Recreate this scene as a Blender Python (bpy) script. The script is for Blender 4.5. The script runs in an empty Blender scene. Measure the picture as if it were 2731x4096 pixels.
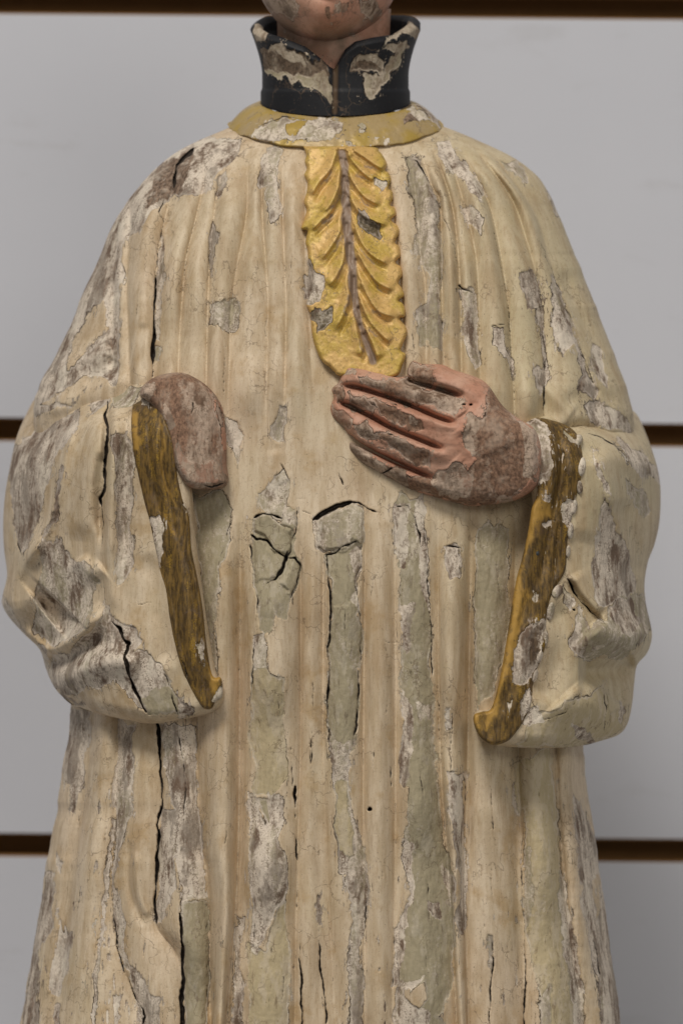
import bpy, math, numpy as np
from mathutils import Vector

# ------------------------------------------------------------------ camera, world, lamps, exposure
scene = bpy.context.scene
D = 2.0                       # camera to the statue's silhouette plane, metres
S = 0.2731 / 1568             # metres per drawing unit ("V", 1568 x 2352 on the reference plane)
cam_d = bpy.data.cameras.new('camera'); cam = bpy.data.objects.new('camera', cam_d)
scene.collection.objects.link(cam); scene.camera = cam
cam.location = (0, -D, 0); cam.rotation_euler = (math.radians(90), 0, 0)
cam_d.sensor_fit = 'VERTICAL'; cam_d.sensor_height = 24; cam_d.sensor_width = 16
cam_d.lens = 24 * D / (2352 * S)
cam_d.clip_start = 0.05; cam_d.clip_end = 50
cam_d.dof.use_dof = True; cam_d.dof.focus_distance = D - 0.066; cam_d.dof.aperture_fstop = 5.6

world = bpy.data.worlds.new('World'); scene.world = world; world.use_nodes = True
bg = world.node_tree.nodes['Background']
bg.inputs[0].default_value = (1.0, 0.97, 0.93, 1); bg.inputs[1].default_value = 0.17

def area(name, loc, target, size, size_y, power, col):
    l = bpy.data.lights.new(name, 'AREA'); l.shape = 'RECTANGLE'; l.size = size; l.size_y = size_y
    l.energy = power; l.color = col
    o = bpy.data.objects.new(name, l); scene.collection.objects.link(o); o.location = loc
    o.rotation_euler = (Vector(target) - Vector(loc)).to_track_quat('-Z', 'Y').to_euler()
    return o
area('ceiling_lamp', (-0.9, -2.7, 3.5), (0, 0, -0.05), 1.6, 1.0, 125, (1.0, 0.945, 0.86))
area('added_fill_lamp', (1.3, -2.9, 1.3), (0, 0, -0.1), 1.2, 1.0, 16, (1.0, 0.945, 0.85))  # added fill, no known source; lifts the statue's shadow low on the right wall
scene.view_settings.view_transform = 'Standard'; scene.view_settings.look = 'None'
scene.view_settings.exposure = 0.1; scene.view_settings.gamma = 1.0
scene.render.resolution_x = 682; scene.render.resolution_y = 1024

# ------------------------------------------------------------------ small maths
rng = np.random.RandomState(7)
C = 2.0; X0, Y0, NX, NY = -60.0, -40.0, 850, 1250          # drawing canvas: one cell = 2 V
GX, GY = np.meshgrid(X0 + C * np.arange(NX), Y0 + C * np.arange(NY))

def vnoise(x, y, sx, sy, seed):
    r = np.random.RandomState(seed); n = 256; t = r.rand(n, n)
    u = x / sx + 1000.37 + seed * 0.71; w = y / sy + 1000.71 + seed * 0.37
    i = np.floor(u).astype(int); j = np.floor(w).astype(int); fu = u - i; fw = w - j
    fu = fu * fu * (3 - 2 * fu); fw = fw * fw * (3 - 2 * fw)
    a = t[j % n, i % n]; b = t[j % n, (i + 1) % n]; c = t[(j + 1) % n, i % n]; d = t[(j + 1) % n, (i + 1) % n]
    return (a * (1 - fu) + b * fu) * (1 - fw) + (c * (1 - fu) + d * fu) * fw - 0.5
def fbm(x, y, sx, sy, seed, o=4):
    s = 0; a = 1.0
    for k in range(o):
        s = s + a * vnoise(x, y, sx / 2**k, sy / 2**k, seed + 13 * k); a *= 0.55
    return s
def sst(a, b, x):
    t = np.clip((x - a) / (b - a), 0, 1); return t * t * (3 - 2 * t)
def samp(A, x, y):
    u = np.clip((x - X0) / C, 0, NX - 1.001); w = np.clip((y - Y0) / C, 0, NY - 1.001)
    i = u.astype(int); j = w.astype(int); fu = u - i; fw = w - j
    return (A[j, i] * (1 - fu) + A[j, i + 1] * fu) * (1 - fw) + (A[j + 1, i] * (1 - fu) + A[j + 1, i + 1] * fu) * fw
def crom(pts, n=8):
    p = np.array(pts, float)
    if len(p) < 3: return np.array([p[0] + (p[-1] - p[0]) * t for t in np.linspace(0, 1, n + 1)])
    q = np.vstack([2 * p[0] - p[1], p, 2 * p[-1] - p[-2]]); out = []
    for k in range(1, len(q) - 2):
        for t in np.arange(n) / n:
            a, b, c, d = q[k - 1:k + 3]
            out.append(0.5 * (2 * b + (c - a) * t + (2 * a - 5 * b + 4 * c - d) * t * t + (3 * b - a - 3 * c + d) * t**3))
    out.append(p[-1]); return np.array(out)
def seg_dist(x, y, P):
    """distance, side (+ = left of travel on screen), parameter 0..1 along polyline"""
    best = np.full(x.shape, 1e9); side = np.zeros(x.shape); par = np.zeros(x.shape); n = len(P) - 1
    for k in range(n):
        ax, ay = P[k]; bx, by = P[k + 1]; dx, dy = bx - ax, by - ay; L = dx * dx + dy * dy + 1e-9
        t = np.clip(((x - ax) * dx + (y - ay) * dy) / L, 0, 1)
        ex = x - ax - t * dx; ey = y - ay - t * dy; d = np.sqrt(ex * ex + ey * ey)
        m = d < best; best[m] = d[m]; par[m] = ((k + t) / n)[m]; side[m] = np.sign(ex * dy - ey * dx)[m]
    return best, side, par
def poly_sdf(x, y, P):
    P = np.array(P, float); best = np.full(x.shape, 1e18); ins = np.zeros(x.shape, bool); n = len(P)
    for k in range(n):
        ax, ay = P[k]; bx, by = P[(k + 1) % n]; dx, dy = bx - ax, by - ay; L = dx * dx + dy * dy + 1e-9
        t = np.clip(((x - ax) * dx + (y - ay) * dy) / L, 0, 1)
        best = np.minimum(best, (x - ax - t * dx)**2 + (y - ay - t * dy)**2)
        if abs(dy) > 1e-9:
            c = ((ay > y) != (by > y)) & (x < dx * (y - ay) / dy + ax); ins ^= c
    d = np.sqrt(best); return np.where(ins, d, -d)
def box(P, m):
    P = np.array(P); i0 = int(max(0, (P[:, 0].min() - m - X0) // C)); i1 = int(min(NX, (P[:, 0].max() + m - X0) // C + 2))
    j0 = int(max(0, (P[:, 1].min() - m - Y0) // C)); j1 = int(min(NY, (P[:, 1].max() + m - Y0) // C + 2))
    return (slice(j0, j1), slice(i0, i1))
def stroke(H, pts, h, wl, wr=None, ends=(1, 1), smooth=True):
    """add a ridge (h>0) or crease (h<0); wl / wr are widths on the two sides, ends taper 0..1"""
    wr = wr or wl; P = crom(pts) if smooth else np.array(pts, float); b = box(P, 3 * max(wl, wr))
    d, s, t = seg_dist(GX[b], GY[b], P); w = np.where(s > 0, wl, wr)
    tap = 1.0
    if ends[0]: tap = tap * sst(0, 0.18, t + 0.02)
    if ends[1]: tap = tap * sst(0, 0.18, 1.02 - t)
    H[b] += h * tap * np.exp(-(d / w)**2)
def tps(ctrl, x, y):
    c = np.array(ctrl, float); n = len(c); q = c[:, :2] / 500.
    r2 = ((q[:, None] - q[None])**2).sum(2); K = np.where(r2 > 0, r2 * np.log(r2 + 1e-12), 0) + np.eye(n) * 1e-3
    Pm = np.hstack([np.ones((n, 1)), q]); A = np.zeros((n + 3, n + 3)); A[:n, :n] = K; A[:n, n:] = Pm; A[n:, :n] = Pm.T
    w = np.linalg.solve(A, np.concatenate([c[:, 2], np.zeros(3)])); out = w[n] + w[n + 1] * x / 500. + w[n + 2] * y / 500.
    for k in range(n):
        r = (x / 500. - q[k, 0])**2 + (y / 500. - q[k, 1])**2; out = out + w[k] * np.where(r > 0, r * np.log(r + 1e-12), 0)
    return out
def rnd(sd, r):                 # 0 at the rim, 1 inside: quarter-circle edge
    t = np.clip(sd / r, 0, 1); return np.sqrt(np.maximum(0, 1 - (1 - t)**2))
def T(x0, y0, x1, y1, w):       # zoom frame in photo pixels -> drawing units
    f = (x1 - x0) / w
    return lambda pts: [((x0 + p[0] * f) / 1.74171, (y0 + p[1] * f) / 1.74171) for p in pts]
ID = lambda p: p
zUL = T(200, 450, 1250, 1650, 1568); zUR = T(1500, 450, 2600, 1800, 1568); zM = T(900, 1850, 1900, 3000, 1568)
zBL = T(0, 2700, 1300, 4096, 1568); zBR = T(1200, 2700, 2600, 4096, 1568); zSL = T(0, 1300, 900, 3000, 1245)
zSR = T(1800, 1600, 2731, 3100, 1460); zH = T(1200, 1350, 2400, 2100, 1568); zJ = T(1050, 500, 1750, 1550, 1568)
zC = T(700, 0, 2000, 900, 1568); zST = T(400, 1400, 1100, 2900, 1098)

# ------------------------------------------------------------------ wear maps (lost paint, what shows, cracks)
WX = GX + 13 * fbm(GX, GY, 46, 70, 3, 5) + 5 * fbm(GX, GY, 12, 16, 5, 3); WY = GY + 24 * fbm(GX, GY, 34, 60, 4, 5)
class Wear:
    def __init__(s):
        s.loss = np.full(GX.shape, -60.0); s.typ = np.full(GX.shape, 0.45); s.crack = np.full(GX.shape, -30.0); s.tint = np.zeros(GX.shape); s.cap = 40.0
    def lose(s, pts, t):
        b = box(pts, 34); sd = poly_sdf(WX[b], WY[b], pts)
        s.typ[b] = np.where(sd > -5, t, s.typ[b]); s.loss[b] = np.maximum(s.loss[b], sd)
    def keep(s, pts):
        b = box(pts, 30); sd = poly_sdf(WX[b], WY[b], pts); s.loss[b] = np.where(sd > -20, np.minimum(s.loss[b], -sd), s.loss[b])
    def split(s, pts, w0, w1=None):
        w1 = w1 if w1 is not None else w0; P = np.array(pts, float); b = box(P, 24)
        x = GX[b] + 5 * fbm(GX[b], GY[b], 20, 24, 9, 3); y = GY[b] + 4 * fbm(GX[b], GY[b], 18, 18, 10, 3)
        d, sd, t = seg_dist(x, y, P); w = w0 + (w1 - w0) * t
        w = w * (0.55 + 0.45 * sst(0, 0.1, t) * sst(0, 0.1, 1 - t)) * (0.95 + 1.3 * vnoise(x, y, 18, 30, 17))
        s.crack[b] = np.maximum(s.crack[b], w / 2 - d)
    def chips(s, weight, thr, sx, sy, seed, t, amp=60):
        n = fbm(GX, GY, sx, sy, seed, 4); sd = (n - thr) * amp + (weight - 1) * 40
        m = sd > s.loss; s.loss = np.where(m, sd, s.loss); s.typ = np.where(m & (sd > -4), t + 0.5 * fbm(GX, GY, 60, 160, seed + 5, 2), s.typ)

SAGE, GESSO, WOOD = 0.05, 0.5, 0.95
robe = Wear(); robe.cap = 7.0
L = robe.lose
# left shoulder, worn to ground and wood along the arm
L([(560, 318), (548, 350), (520, 380), (490, 415), (470, 440), (430, 452)] + zUL([(730, 480), (640, 560), (580, 620), (540, 720), (470, 760), (430, 850), (440, 950), (410, 1050), (420, 1200), (410, 1400), (400, 1600)]) +
  [(200, 905), (40, 985), (-40, 1000), (-40, 800), (120, 700), (250, 420), (380, 310)], 0.62)
robe.keep(zUL([(310, 1080), (345, 1290), (240, 1390), (190, 1450), (110, 1520), (120, 1430), (200, 1260), (260, 1120)]))
robe.keep(zUL([(130, 1640), (200, 1590), (330, 1600), (390, 1640), (250, 1680), (0, 1760), (-60, 1760)]))
L(zUL([(650, 310), (760, 310), (850, 200), (840, 260), (760, 460), (640, 510), (580, 540), (600, 430)]), 1.0)
L(zUL([(230, 1390), (340, 1370), (400, 1400), (390, 1500), (400, 1600), (310, 1560), (210, 1540), (110, 1560)]), 0.75)
L(zUL([(1290, 190), (1400, 210), (1390, 270), (1350, 340), (1370, 440), (1380, 600), (1330, 640), (1300, 560), (1290, 500), (1310, 440), (1240, 440), (1260, 300)]), 0.38)
L(zUL([(970, 660), (1012, 720), (992, 830), (975, 960), (950, 920), (955, 780)]), 0.5)
L(zUL([(1070, 330), (1055, 400), (1012, 500), (985, 490), (1000, 420)]), 0.45)
L(zUL([(950, 1115), (1005, 1150), (1090, 1080), (1125, 1130), (1127, 1285), (1080, 1305), (1040, 1262), (1000, 1240), (943, 1275)]), 0.38)
L(zUL([(640, 850), (680, 690), (675, 1000), (662, 1150), (655, 1340), (622, 1330), (635, 1000)]), 0.5)
L(zUL([(620, 1385), (668, 1385), (660, 1500), (622, 1505)]), 0.3)
L(zUL([(1500, 970), (1568, 900), (1568, 1120), (1525, 1110)]), 0.5)
for p, t in [([(180, 250), (240, 270), (310, 400), (360, 520), (370, 700), (380, 900), (370, 1000), (388, 1300), (380, 1355), (248, 1330), (248, 1130), (300, 1110), (300, 930), (265, 880), (240, 790), (245, 620), (235, 500), (200, 440)], 0.33),
             ([(340, 170), (420, 150), (480, 250), (560, 340), (630, 380), (640, 470), (600, 490), (520, 390), (440, 370), (370, 260)], 0.6), ([(480, 540), (560, 540), (620, 600), (600, 700), (510, 640)], 0.5),
             ([(470, 985), (565, 1025), (577, 1100), (590, 1300), (600, 1400), (575, 1445), (535, 1385), (495, 1250), (508, 1180)], 0.4), ([(662, 1220), (732, 1208), (737, 1300), (772, 1430), (785, 1510), (718, 1395), (668, 1310)], 0.5),
             ([(830, 910), (905, 920), (932, 1000), (944, 1120), (880, 1095), (840, 1000)], 0.75), ([(980, 925), (1035, 990), (1072, 1090), (1102, 1150), (1145, 1300), (1065, 1366), (1005, 1230), (1020, 1100)], 0.5),
             ([(1225, 1330), (1295, 1350), (1312, 1450), (1335, 1610), (1258, 1510), (1225, 1420)], 0.5), ([(905, 1480), (965, 1410), (978, 1500), (952, 1610), (918, 1545)], 0.6), ([(725, 275), (800, 295), (880, 375), (850, 395), (765, 350)], 0.4),
             ([(1185, 1660), (1285, 1640), (1405, 1750), (1545, 1880), (1500, 1930), (1400, 1835), (1250, 1795)], 0.6), ([(1145, 1560), (1200, 1490), (1275, 1600), (1230, 1650)], 0.85), ([(930, 1120), (962, 1100), (978, 1400), (958, 1470)], 0.5),
             ([(960, 480), (990, 470), (1040, 620), (1010, 600)], 0.5), ([(1100, 1230), (1140, 1300), (1240, 1560), (1190, 1520)], 0.6)]: L(zUR(p), t)
for p, t in [([(340, 25), (402, 100), (392, 270), (350, 335), (215, 310), (215, 190), (290, 140)], 0.28), ([(375, 285), (450, 290), (450, 400), (410, 420), (360, 350)], 0.45),
             ([(165, 360), (260, 322), (340, 350), (420, 400), (432, 470), (412, 560), (462, 610), (472, 680), (452, 780), (402, 860), (392, 985), (330, 985), (290, 1060), (250, 1085), (198, 1045), (208, 880), (186, 740), (156, 600), (158, 470)], 0.12),
             ([(165, 1060), (240, 1080), (262, 1180), (252, 1300), (272, 1390), (200, 1420), (182, 1620), (160, 1500), (165, 1250)], 0.5), ([(545, 380), (650, 330), (790, 255), (865, 265), (855, 485), (750, 525), (640, 575), (578, 545), (550, 440)], 0.30),
             ([(636, 590), (800, 490), (855, 490), (853, 680), (812, 750), (842, 900), (852, 1100), (842, 1350), (824, 1650), (805, 1830), (645, 1830), (638, 1500), (650, 1300), (636, 1180), (662, 940), (636, 700)], SAGE),
             ([(790, 560), (853, 500), (848, 690), (806, 745)], 0.5), ([(800, 740), (835, 900), (805, 880)], 0.55),
             ([(1050, 260), (1078, 175), (1150, 230), (1245, 205), (1255, 400), (1265, 700), (1292, 1000), (1292, 1300), (1300, 1830), (1115, 1830), (1108, 1450), (1108, 1100), (1097, 900), (1108, 740), (1075, 560), (1052, 400)], 0.1),
             ([(1055, 290), (1150, 270), (1135, 560), (1115, 660), (1080, 540)], 0.5), ([(1200, 230), (1250, 220), (1262, 560), (1285, 900), (1258, 800), (1230, 560)], 0.55), ([(1098, 880), (1195, 868), (1165, 1000), (1140, 1160), (1110, 1130)], 0.55),
             ([(1110, 1420), (1150, 1380), (1180, 1560), (1150, 1830), (1118, 1830)], 0.55), ([(1388, 525), (1468, 528), (1472, 752), (1408, 746), (1388, 640)], 0.62), ([(1394, 1543), (1422, 1543), (1412, 1672), (1378, 1665)], 0.5)]: L(zM(p), t)
L([(448, 1140), (500, 1128), (532, 1170), (522, 1250), (505, 1300), (512, 1350), (492, 1400), (500, 1560), (470, 1500), (455, 1300)], 0.2)
L([(518, 950), (545, 965), (562, 1000), (545, 1060), (520, 1020)], 0.4)
L([(622, 1010), (640, 940), (664, 940), (655, 1005), (640, 1020)], 0.4)
L([(1092, 1225), (1130, 1205), (1165, 1212), (1172, 1300), (1166, 1450), (1132, 1600), (1090, 1625), (1084, 1400)], 0.15)
for p, t in [([(350, 150), (430, 180), (442, 320), (422, 430), (412, 500), (372, 570), (362, 675), (338, 660), (343, 510), (308, 480), (326, 330)], 0.62), ([(225, 940), (262, 960), (242, 1150), (252, 1240), (192, 1300), (182, 1450), (150, 1700), (90, 1700), (140, 1400), (180, 1150)], 0.72),
             ([(280, 1140), (302, 1250), (342, 1240), (322, 1400), (282, 1540), (238, 1520), (238, 1430), (278, 1330)], 0.7), ([(285, 880), (310, 885), (290, 960), (280, 940)], 0.5), ([(160, 1600), (190, 1590), (180, 1700), (150, 1700)], 0.8), ([(265, 1590), (290, 1570), (285, 1700), (255, 1700)], 0.8),
             ([(576, 235), (665, 235), (642, 330), (652, 420), (642, 600), (642, 660), (600, 760), (562, 870), (548, 1020), (602, 1200), (592, 1280), (622, 1400), (772, 1560), (772, 1700), (700, 1700), (600, 1420), (540, 1200), (535, 950), (555, 700), (555, 500)], 0.5),
             ([(530, 700), (550, 700), (520, 1000), (490, 1300), (470, 1600), (450, 1700), (460, 1400), (490, 1100)], 0.55),
             ([(780, 230), (942, 225), (948, 350), (962, 600), (984, 800), (998, 1000), (992, 1085), (880, 1090), (860, 1000), (872, 850), (792, 1200), (748, 1200), (768, 900), (788, 640), (852, 640), (800, 430)], 0.55),
             ([(885, 1090), (1002, 1090), (1004, 1700), (888, 1700)], 0.14), ([(545, 1530), (590, 1540), (580, 1620), (620, 1700), (560, 1700)], 0.5),
             ([(1228, -10), (1382, -10), (1372, 300), (1382, 480), (1342, 560), (1228, 590), (1206, 300)], -0.2),
             ([(1208, 1290), (1282, 1330), (1302, 1200), (1382, 1090), (1394, 1300), (1404, 1700), (1198, 1700)], -0.1), ([(1240, 600), (1310, 590), (1330, 780), (1290, 760)], 0.0),
             ([(1206, 570), (1242, 600), (1262, 700), (1302, 760), (1300, 560), (1364, 580), (1374, 700), (1332, 800), (1384, 900), (1374, 1100), (1282, 1200), (1242, 1340), (1206, 1250), (1208, 1050), (1186, 850)], 0.45),
             ([(1148, 1150), (1175, 1180), (1152, 1400), (1185, 1500), (1145, 1700), (1118, 1700), (1126, 1400)], 0.5)]: L(zBL(p), t)
for p, t in [([(128, -20), (272, -20), (252, 180), (232, 330), (218, 480), (242, 560), (242, 640), (282, 800), (298, 1050), (282, 1180), (272, 1300), (294, 1400), (254, 1600), (216, 1600), (218, 1300), (238, 1150), (218, 1000), (200, 900), (166, 900), (156, 600), (136, 450), (128, 290)], 0.45),
             ([(128, -20), (272, -20), (252, 180), (240, 280), (130, 285)], SAGE), ([(160, 500), (210, 500), (220, 780), (180, 780)], -0.1),
             ([(466, -20), (584, -20), (604, 250), (614, 400), (644, 700), (684, 900), (694, 1100), (694, 1300), (644, 1500), (560, 1600), (424, 1600), (436, 1400), (416, 1150), (466, 1060), (486, 980), (466, 800), (486, 500), (446, 480), (456, 250)], 0.02),
             ([(462, 60), (500, 160), (500, 260), (470, 500), (450, 480)], 0.5), ([(466, 730), (500, 760), (490, 980), (430, 1400), (410, 1400), (420, 1150), (480, 1050)], 0.6), ([(640, 860), (680, 900), (690, 1020), (660, 990)], 0.45), ([(580, 1020), (620, 1010), (620, 1080), (590, 1080)], 0.9),
             ([(436, 1380), (555, 1366), (482, 1400), (482, 1480), (590, 1520), (520, 1600), (400, 1600)], 0.45), ([(530, 130), (575, 130), (570, 200), (540, 200)], 0.4), ([(663, 148), (682, 148), (667, 242), (648, 237)], 0.5),
             ([(666, 433), (737, 433), (737, 560), (738, 830), (748, 1000), (743, 1185), (713, 1155), (692, 1080), (717, 960), (698, 800), (677, 620)], 0.52), ([(957, 493), (988, 493), (982, 612), (955, 612)], 0.5),
             ([(975, 390), (1110, 335), (1132, 380), (1152, 600), (1164, 880), (1194, 950), (1234, 1200), (1284, 1600), (1080, 1600), (1050, 1350), (1010, 1150), (998, 800), (998, 700), (982, 620)], -0.15),
             ([(1160, 880), (1194, 950), (1244, 1250), (1264, 1600), (1230, 1600), (1190, 1200), (1160, 1000)], 0.5), ([(1000, 820), (1030, 780), (1040, 1000), (1010, 1150)], 0.3), ([(1080, 1460), (1110, 1400), (1110, 1600), (1070, 1600)], 0.45),
             ([(1206, 500), (1262, 560), (1294, 620), (1320, 700), (1344, 820), (1364, 900), (1404, 1150), (1420, 1300), (1460, 1600), (1370, 1600), (1340, 1440), (1306, 1200), (1276, 1080), (1246, 900), (1236, 720)], 0.62),
             ([(68, 973), (94, 973), (100, 1125), (83, 1122)], 0.7), ([(835, 1170), (868, 1165), (862, 1330), (845, 1320)], 0.45)]: L(zBR(p), t)
robe.keep(zBR([(1300, 930), (1330, 900), (1345, 1050), (1320, 1100)])); robe.keep(zBR([(470, 1400), (570, 1390), (580, 1480), (500, 1500)]))
wgt = 0.55 + 0.4 * sst(1500, 2300, GY) + 0.25 * sst(350, 200, GX) + 0.12 * sst(1200, 1400, GX)
robe.chips(wgt, 0.58, 14, 100, 31, 0.5); robe.chips(wgt, 0.66, 26, 60, 41, 0.45); robe.chips(wgt, 0.60, 8, 60, 47, 0.75)
K = robe.split
K(zUL([(690, 500), (650, 600), (680, 660), (650, 800), (636, 950)]), 2, 3); K(zUL([(636, 950), (625, 1150), (620, 1350), (614, 1575)]), 4, 8)
K(zUL([(890, 570), (870, 660), (850, 730)]), 2, 1.5); K(zUL([(850, 210), (830, 250), (760, 320), (740, 440)]), 7, 8)
K(zUR([(180, 250), (240, 280), (310, 400), (350, 500), (375, 560)]), 3, 3); K(zUR([(375, 560), (440, 720), (470, 900), (475, 985)]), 2, 1.5)
K(zUR([(372, 880), (365, 1000), (378, 1200), (386, 1350)]), 1.5, 2.5); K(zUR([(470, 985), (510, 1010), (560, 1030)]), 3, 3); K(zUR([(575, 1040), (590, 1200), (602, 1380), (580, 1450), (580, 1520)]), 2, 3)
K(zUR([(640, 560), (700, 780), (725, 920), (755, 1080), (760, 1220), (785, 1450), (795, 1700)]), 1.5, 3.5); K(zUR([(905, 650), (920, 900), (948, 1150), (970, 1400), (960, 1740)]), 1.5, 3.5)
K(zUR([(910, 680), (990, 860), (1040, 1000), (1090, 1130)]), 2, 4); K(zUR([(1140, 1280), (1190, 1410), (1250, 1570)]), 2, 4); K(zUR([(662, 1220), (735, 1210)]), 3, 3)
K(zM([(550, 365), (640, 305), (700, 275), (790, 252)]), 12, 10); K(zM([(790, 252), (840, 258), (890, 290), (940, 305), (1000, 320)]), 6, 1.5); K(zM([(550, 330), (480, 305)]), 3, 1.5)
K(zM([(640, 582), (720, 545), (770, 510), (830, 485)]), 7, 4); K(zM([(162, 450), (200, 480), (260, 490), (300, 540), (380, 595)]), 5, 6); K(zM([(385, 590), (370, 660), (310, 735), (250, 762)]), 12, 3)
K(zM([(180, 350), (240, 318), (300, 325), (350, 352)]), 5, 6); K(zM([(455, 290), (450, 400), (430, 460), (405, 560), (385, 600)]), 4, 5); K(zM([(385, 600), (440, 600), (468, 650), (460, 740), (415, 850)]), 4, 5)
K(zM([(160, 450), (165, 600), (195, 740), (205, 860), (190, 1000), (180, 1150), (170, 1350), (170, 1530)]), 3, 3); K(zM([(636, 590), (650, 750), (665, 900), (660, 1020), (642, 1200), (656, 1310), (645, 1500), (652, 1800)]), 5, 3.5)
K(zM([(850, 480), (850, 640), (815, 740), (838, 900), (856, 1100), (842, 1300), (824, 1600), (800, 1800)]), 2, 3); K(zM([(1070, 275), (1145, 270), (1190, 350), (1225, 460), (1230, 560)]), 4, 3)
K(zM([(1250, 400), (1262, 700), (1285, 950), (1292, 1200), (1290, 1350)]), 2, 3.5); K(zM([(712, 60), (725, 100), (742, 135)]), 1.5, 5); K(zM([(742, 135), (800, 175), (860, 200)]), 2, 1); K(zM([(690, 100), (715, 60), (725, 20)]), 1, 1)
K(zM([(1450, 860), (1455, 1000), (1435, 1200), (1400, 1350), (1380, 1410), (1420, 1440), (1425, 1540), (1415, 1803)]), 1.6, 1.6); K(zM([(970, 670), (925, 740), (920, 900)]), 1.3, 1.3); K(zM([(1385, 525), (1470, 530)]), 2.5); K(zM([(375, 600), (390, 560)]), 9, 5)
K(zM([(940, 1080), (1030, 1130), (1090, 1120)]), 1.1); K(zM([(860, 590), (970, 672), (1030, 640)]), 1.1); K(zM([(340, 0), (370, 50), (400, 100)]), 3, 3); K(zM([(20, 240), (60, 300), (30, 400), (10, 470)]), 2, 2)
K([(520, 1150), (535, 1180), (525, 1225), (505, 1290), (500, 1305), (508, 1330), (516, 1352), (498, 1365), (490, 1420)], 2, 2.5)
K(zBL([(755, 225), (770, 260), (775, 450), (782, 560), (778, 650), (760, 720), (768, 770)]), 9, 5); K(zBL([(768, 750), (765, 850), (755, 950), (750, 1120), (752, 1210)]), 9, 5); K(zBL([(752, 1230), (765, 1350)]), 1.5, 1)
K(zBL([(870, 1150), (880, 1280), (884, 1450), (882, 1700)]), 7, 14); K(zBL([(850, 250), (885, 420), (892, 560), (885, 800), (870, 860)]), 3, 3); K(zBL([(1420, 540), (1426, 695)]), 5, 4); K(zBL([(1428, 785), (1432, 895)]), 4, 4); K(zBL([(1405, 350), (1412, 540)]), 2, 2)
K(zBL([(580, 1240), (560, 1300), (600, 1430), (660, 1560), (720, 1690)]), 2, 4); K(zBL([(535, 950), (545, 1150), (575, 1320)]), 3, 3); K(zBL([(1434, 1030), (1432, 1130)]), 3); K(zBL([(1445, 1290), (1455, 1500), (1455, 1690)]), 3, 5); K(zBL([(995, 1000), (1000, 1300), (1003, 1650)]), 1.5, 2)
K(zBR([(996, 700), (990, 800), (996, 1000), (1003, 1200), (1006, 1350), (1000, 1600)]), 3, 4); K(zBR([(860, 1170), (862, 1300), (852, 1450), (848, 1600)]), 3, 4); K(zBR([(85, 1190), (90, 1300), (105, 1420), (130, 1600)]), 4, 5); K(zBR([(418, 1150), (412, 1450)]), 3, 2)
K(zBR([(122, -10), (127, 150), (130, 320)]), 3.5); K(zBR([(268, -10), (260, 150), (245, 270)]), 3); K(zBR([(1130, 380), (1145, 480), (1155, 600)]), 2, 3); K(zBR([(670, 240), (672, 430)]), 2); K(zBR([(735, 440), (738, 570)]), 3); K(zBR([(668, 434), (735, 434)]), 3)
K(zBR([(855, 400), (858, 650), (850, 700)]), 1.2); K(zBR([(858, 860), (855, 960), (862, 1020)]), 2); K(zBR([(45, 300), (48, 470), (70, 700), (85, 860), (80, 950)]), 1.2); K(zBR([(296, 1000), (290, 1120)]), 4, 3); K(zBR([(1310, 1180), (1340, 1330), (1350, 1440)]), 3, 3)
K([(714, 1697), (714, 1718)], 5); K([(706, 1708), (722, 1707)], 4); K([(846, 1858), (852, 1861)], 9)
r2 = np.random.RandomState(11)
for k in range(95):                                    # craquelure: short level hairlines across the pleats
    x = r2.uniform(180, 1330); y = r2.uniform(480, 2340); w = r2.uniform(18, 62)
    K([(x, y), (x + w * .5, y + r2.uniform(-5, 5)), (x + w, y + r2.uniform(-7, 7))], r2.uniform(0.3, 0.9))
for k in range(26):
    x = r2.uniform(220, 1300); y = r2.uniform(520, 2250); w = r2.uniform(30, 110)
    K([(x, y), (x + r2.uniform(-6, 6), y + w * .5), (x + r2.uniform(-9, 9), y + w)], r2.uniform(0.6, 1.4))
for k in range(70):                                    # long drying splits down the skirt
    x = r2.uniform(150, 1370); y = r2.uniform(1180, 2250) if k < 52 else r2.uniform(450, 800); w = r2.uniform(40, 190); sl_ = (x - 770) / 600 * 0.13
    K([(x, y), (x + sl_ * w * .5 + r2.uniform(-4, 4), y + w * .5), (x + sl_ * w, y + w)], r2.uniform(0.8, 2.6), r2.uniform(0.6, 2.2))
robe.tint = sst(860, 1180, GX) * sst(2000, 1000, GY) * 0.8 + 0.25 * sst(0.05, 0.4, fbm(GX, GY, 150, 300, 77, 3))

# ------------------------------------------------------------------ relief of the robe (pleats)
lefts = [(650, 255), (590, 268), (538, 286), (512, 302), (480, 312), (440, 330), (400, 352), (360, 385), (325, 420), (295, 460), (270, 500), (245, 550), (225, 600), (205, 640), (185, 690), (160, 750), (130, 815), (100, 870), (80, 920), (75, 990), (90, 1100), (120, 1300), (163, 1600), (160, 1680), (145, 1760), (130, 1860), (110, 1960), (95, 2060), (75, 2180), (60, 2290), (48, 2352), (20, 2500), (-20, 2700), (-50, 2900)]
rights = [(890, 255), (955, 270), (1000, 284), (1022, 292), (1045, 300), (1090, 320), (1150, 345), (1200, 375), (1240, 410), (1265, 450), (1285, 500), (1310, 560), (1335, 620), (1360, 690), (1390, 760), (1415, 830), (1440, 890), (1455, 950), (1450, 1040), (1430, 1200), (1390, 1400), (1335, 1690), (1345, 1790), (1355, 1860), (1365, 1930), (1380, 2030), (1395, 2130), (1410, 2240), (1425, 2352), (1450, 2500), (1480, 2700), (1500, 2900)]
def edge(tab):
    t = np.array(tab, float); return lambda v: np.interp(v, t[:, 1], t[:, 0])
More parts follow.
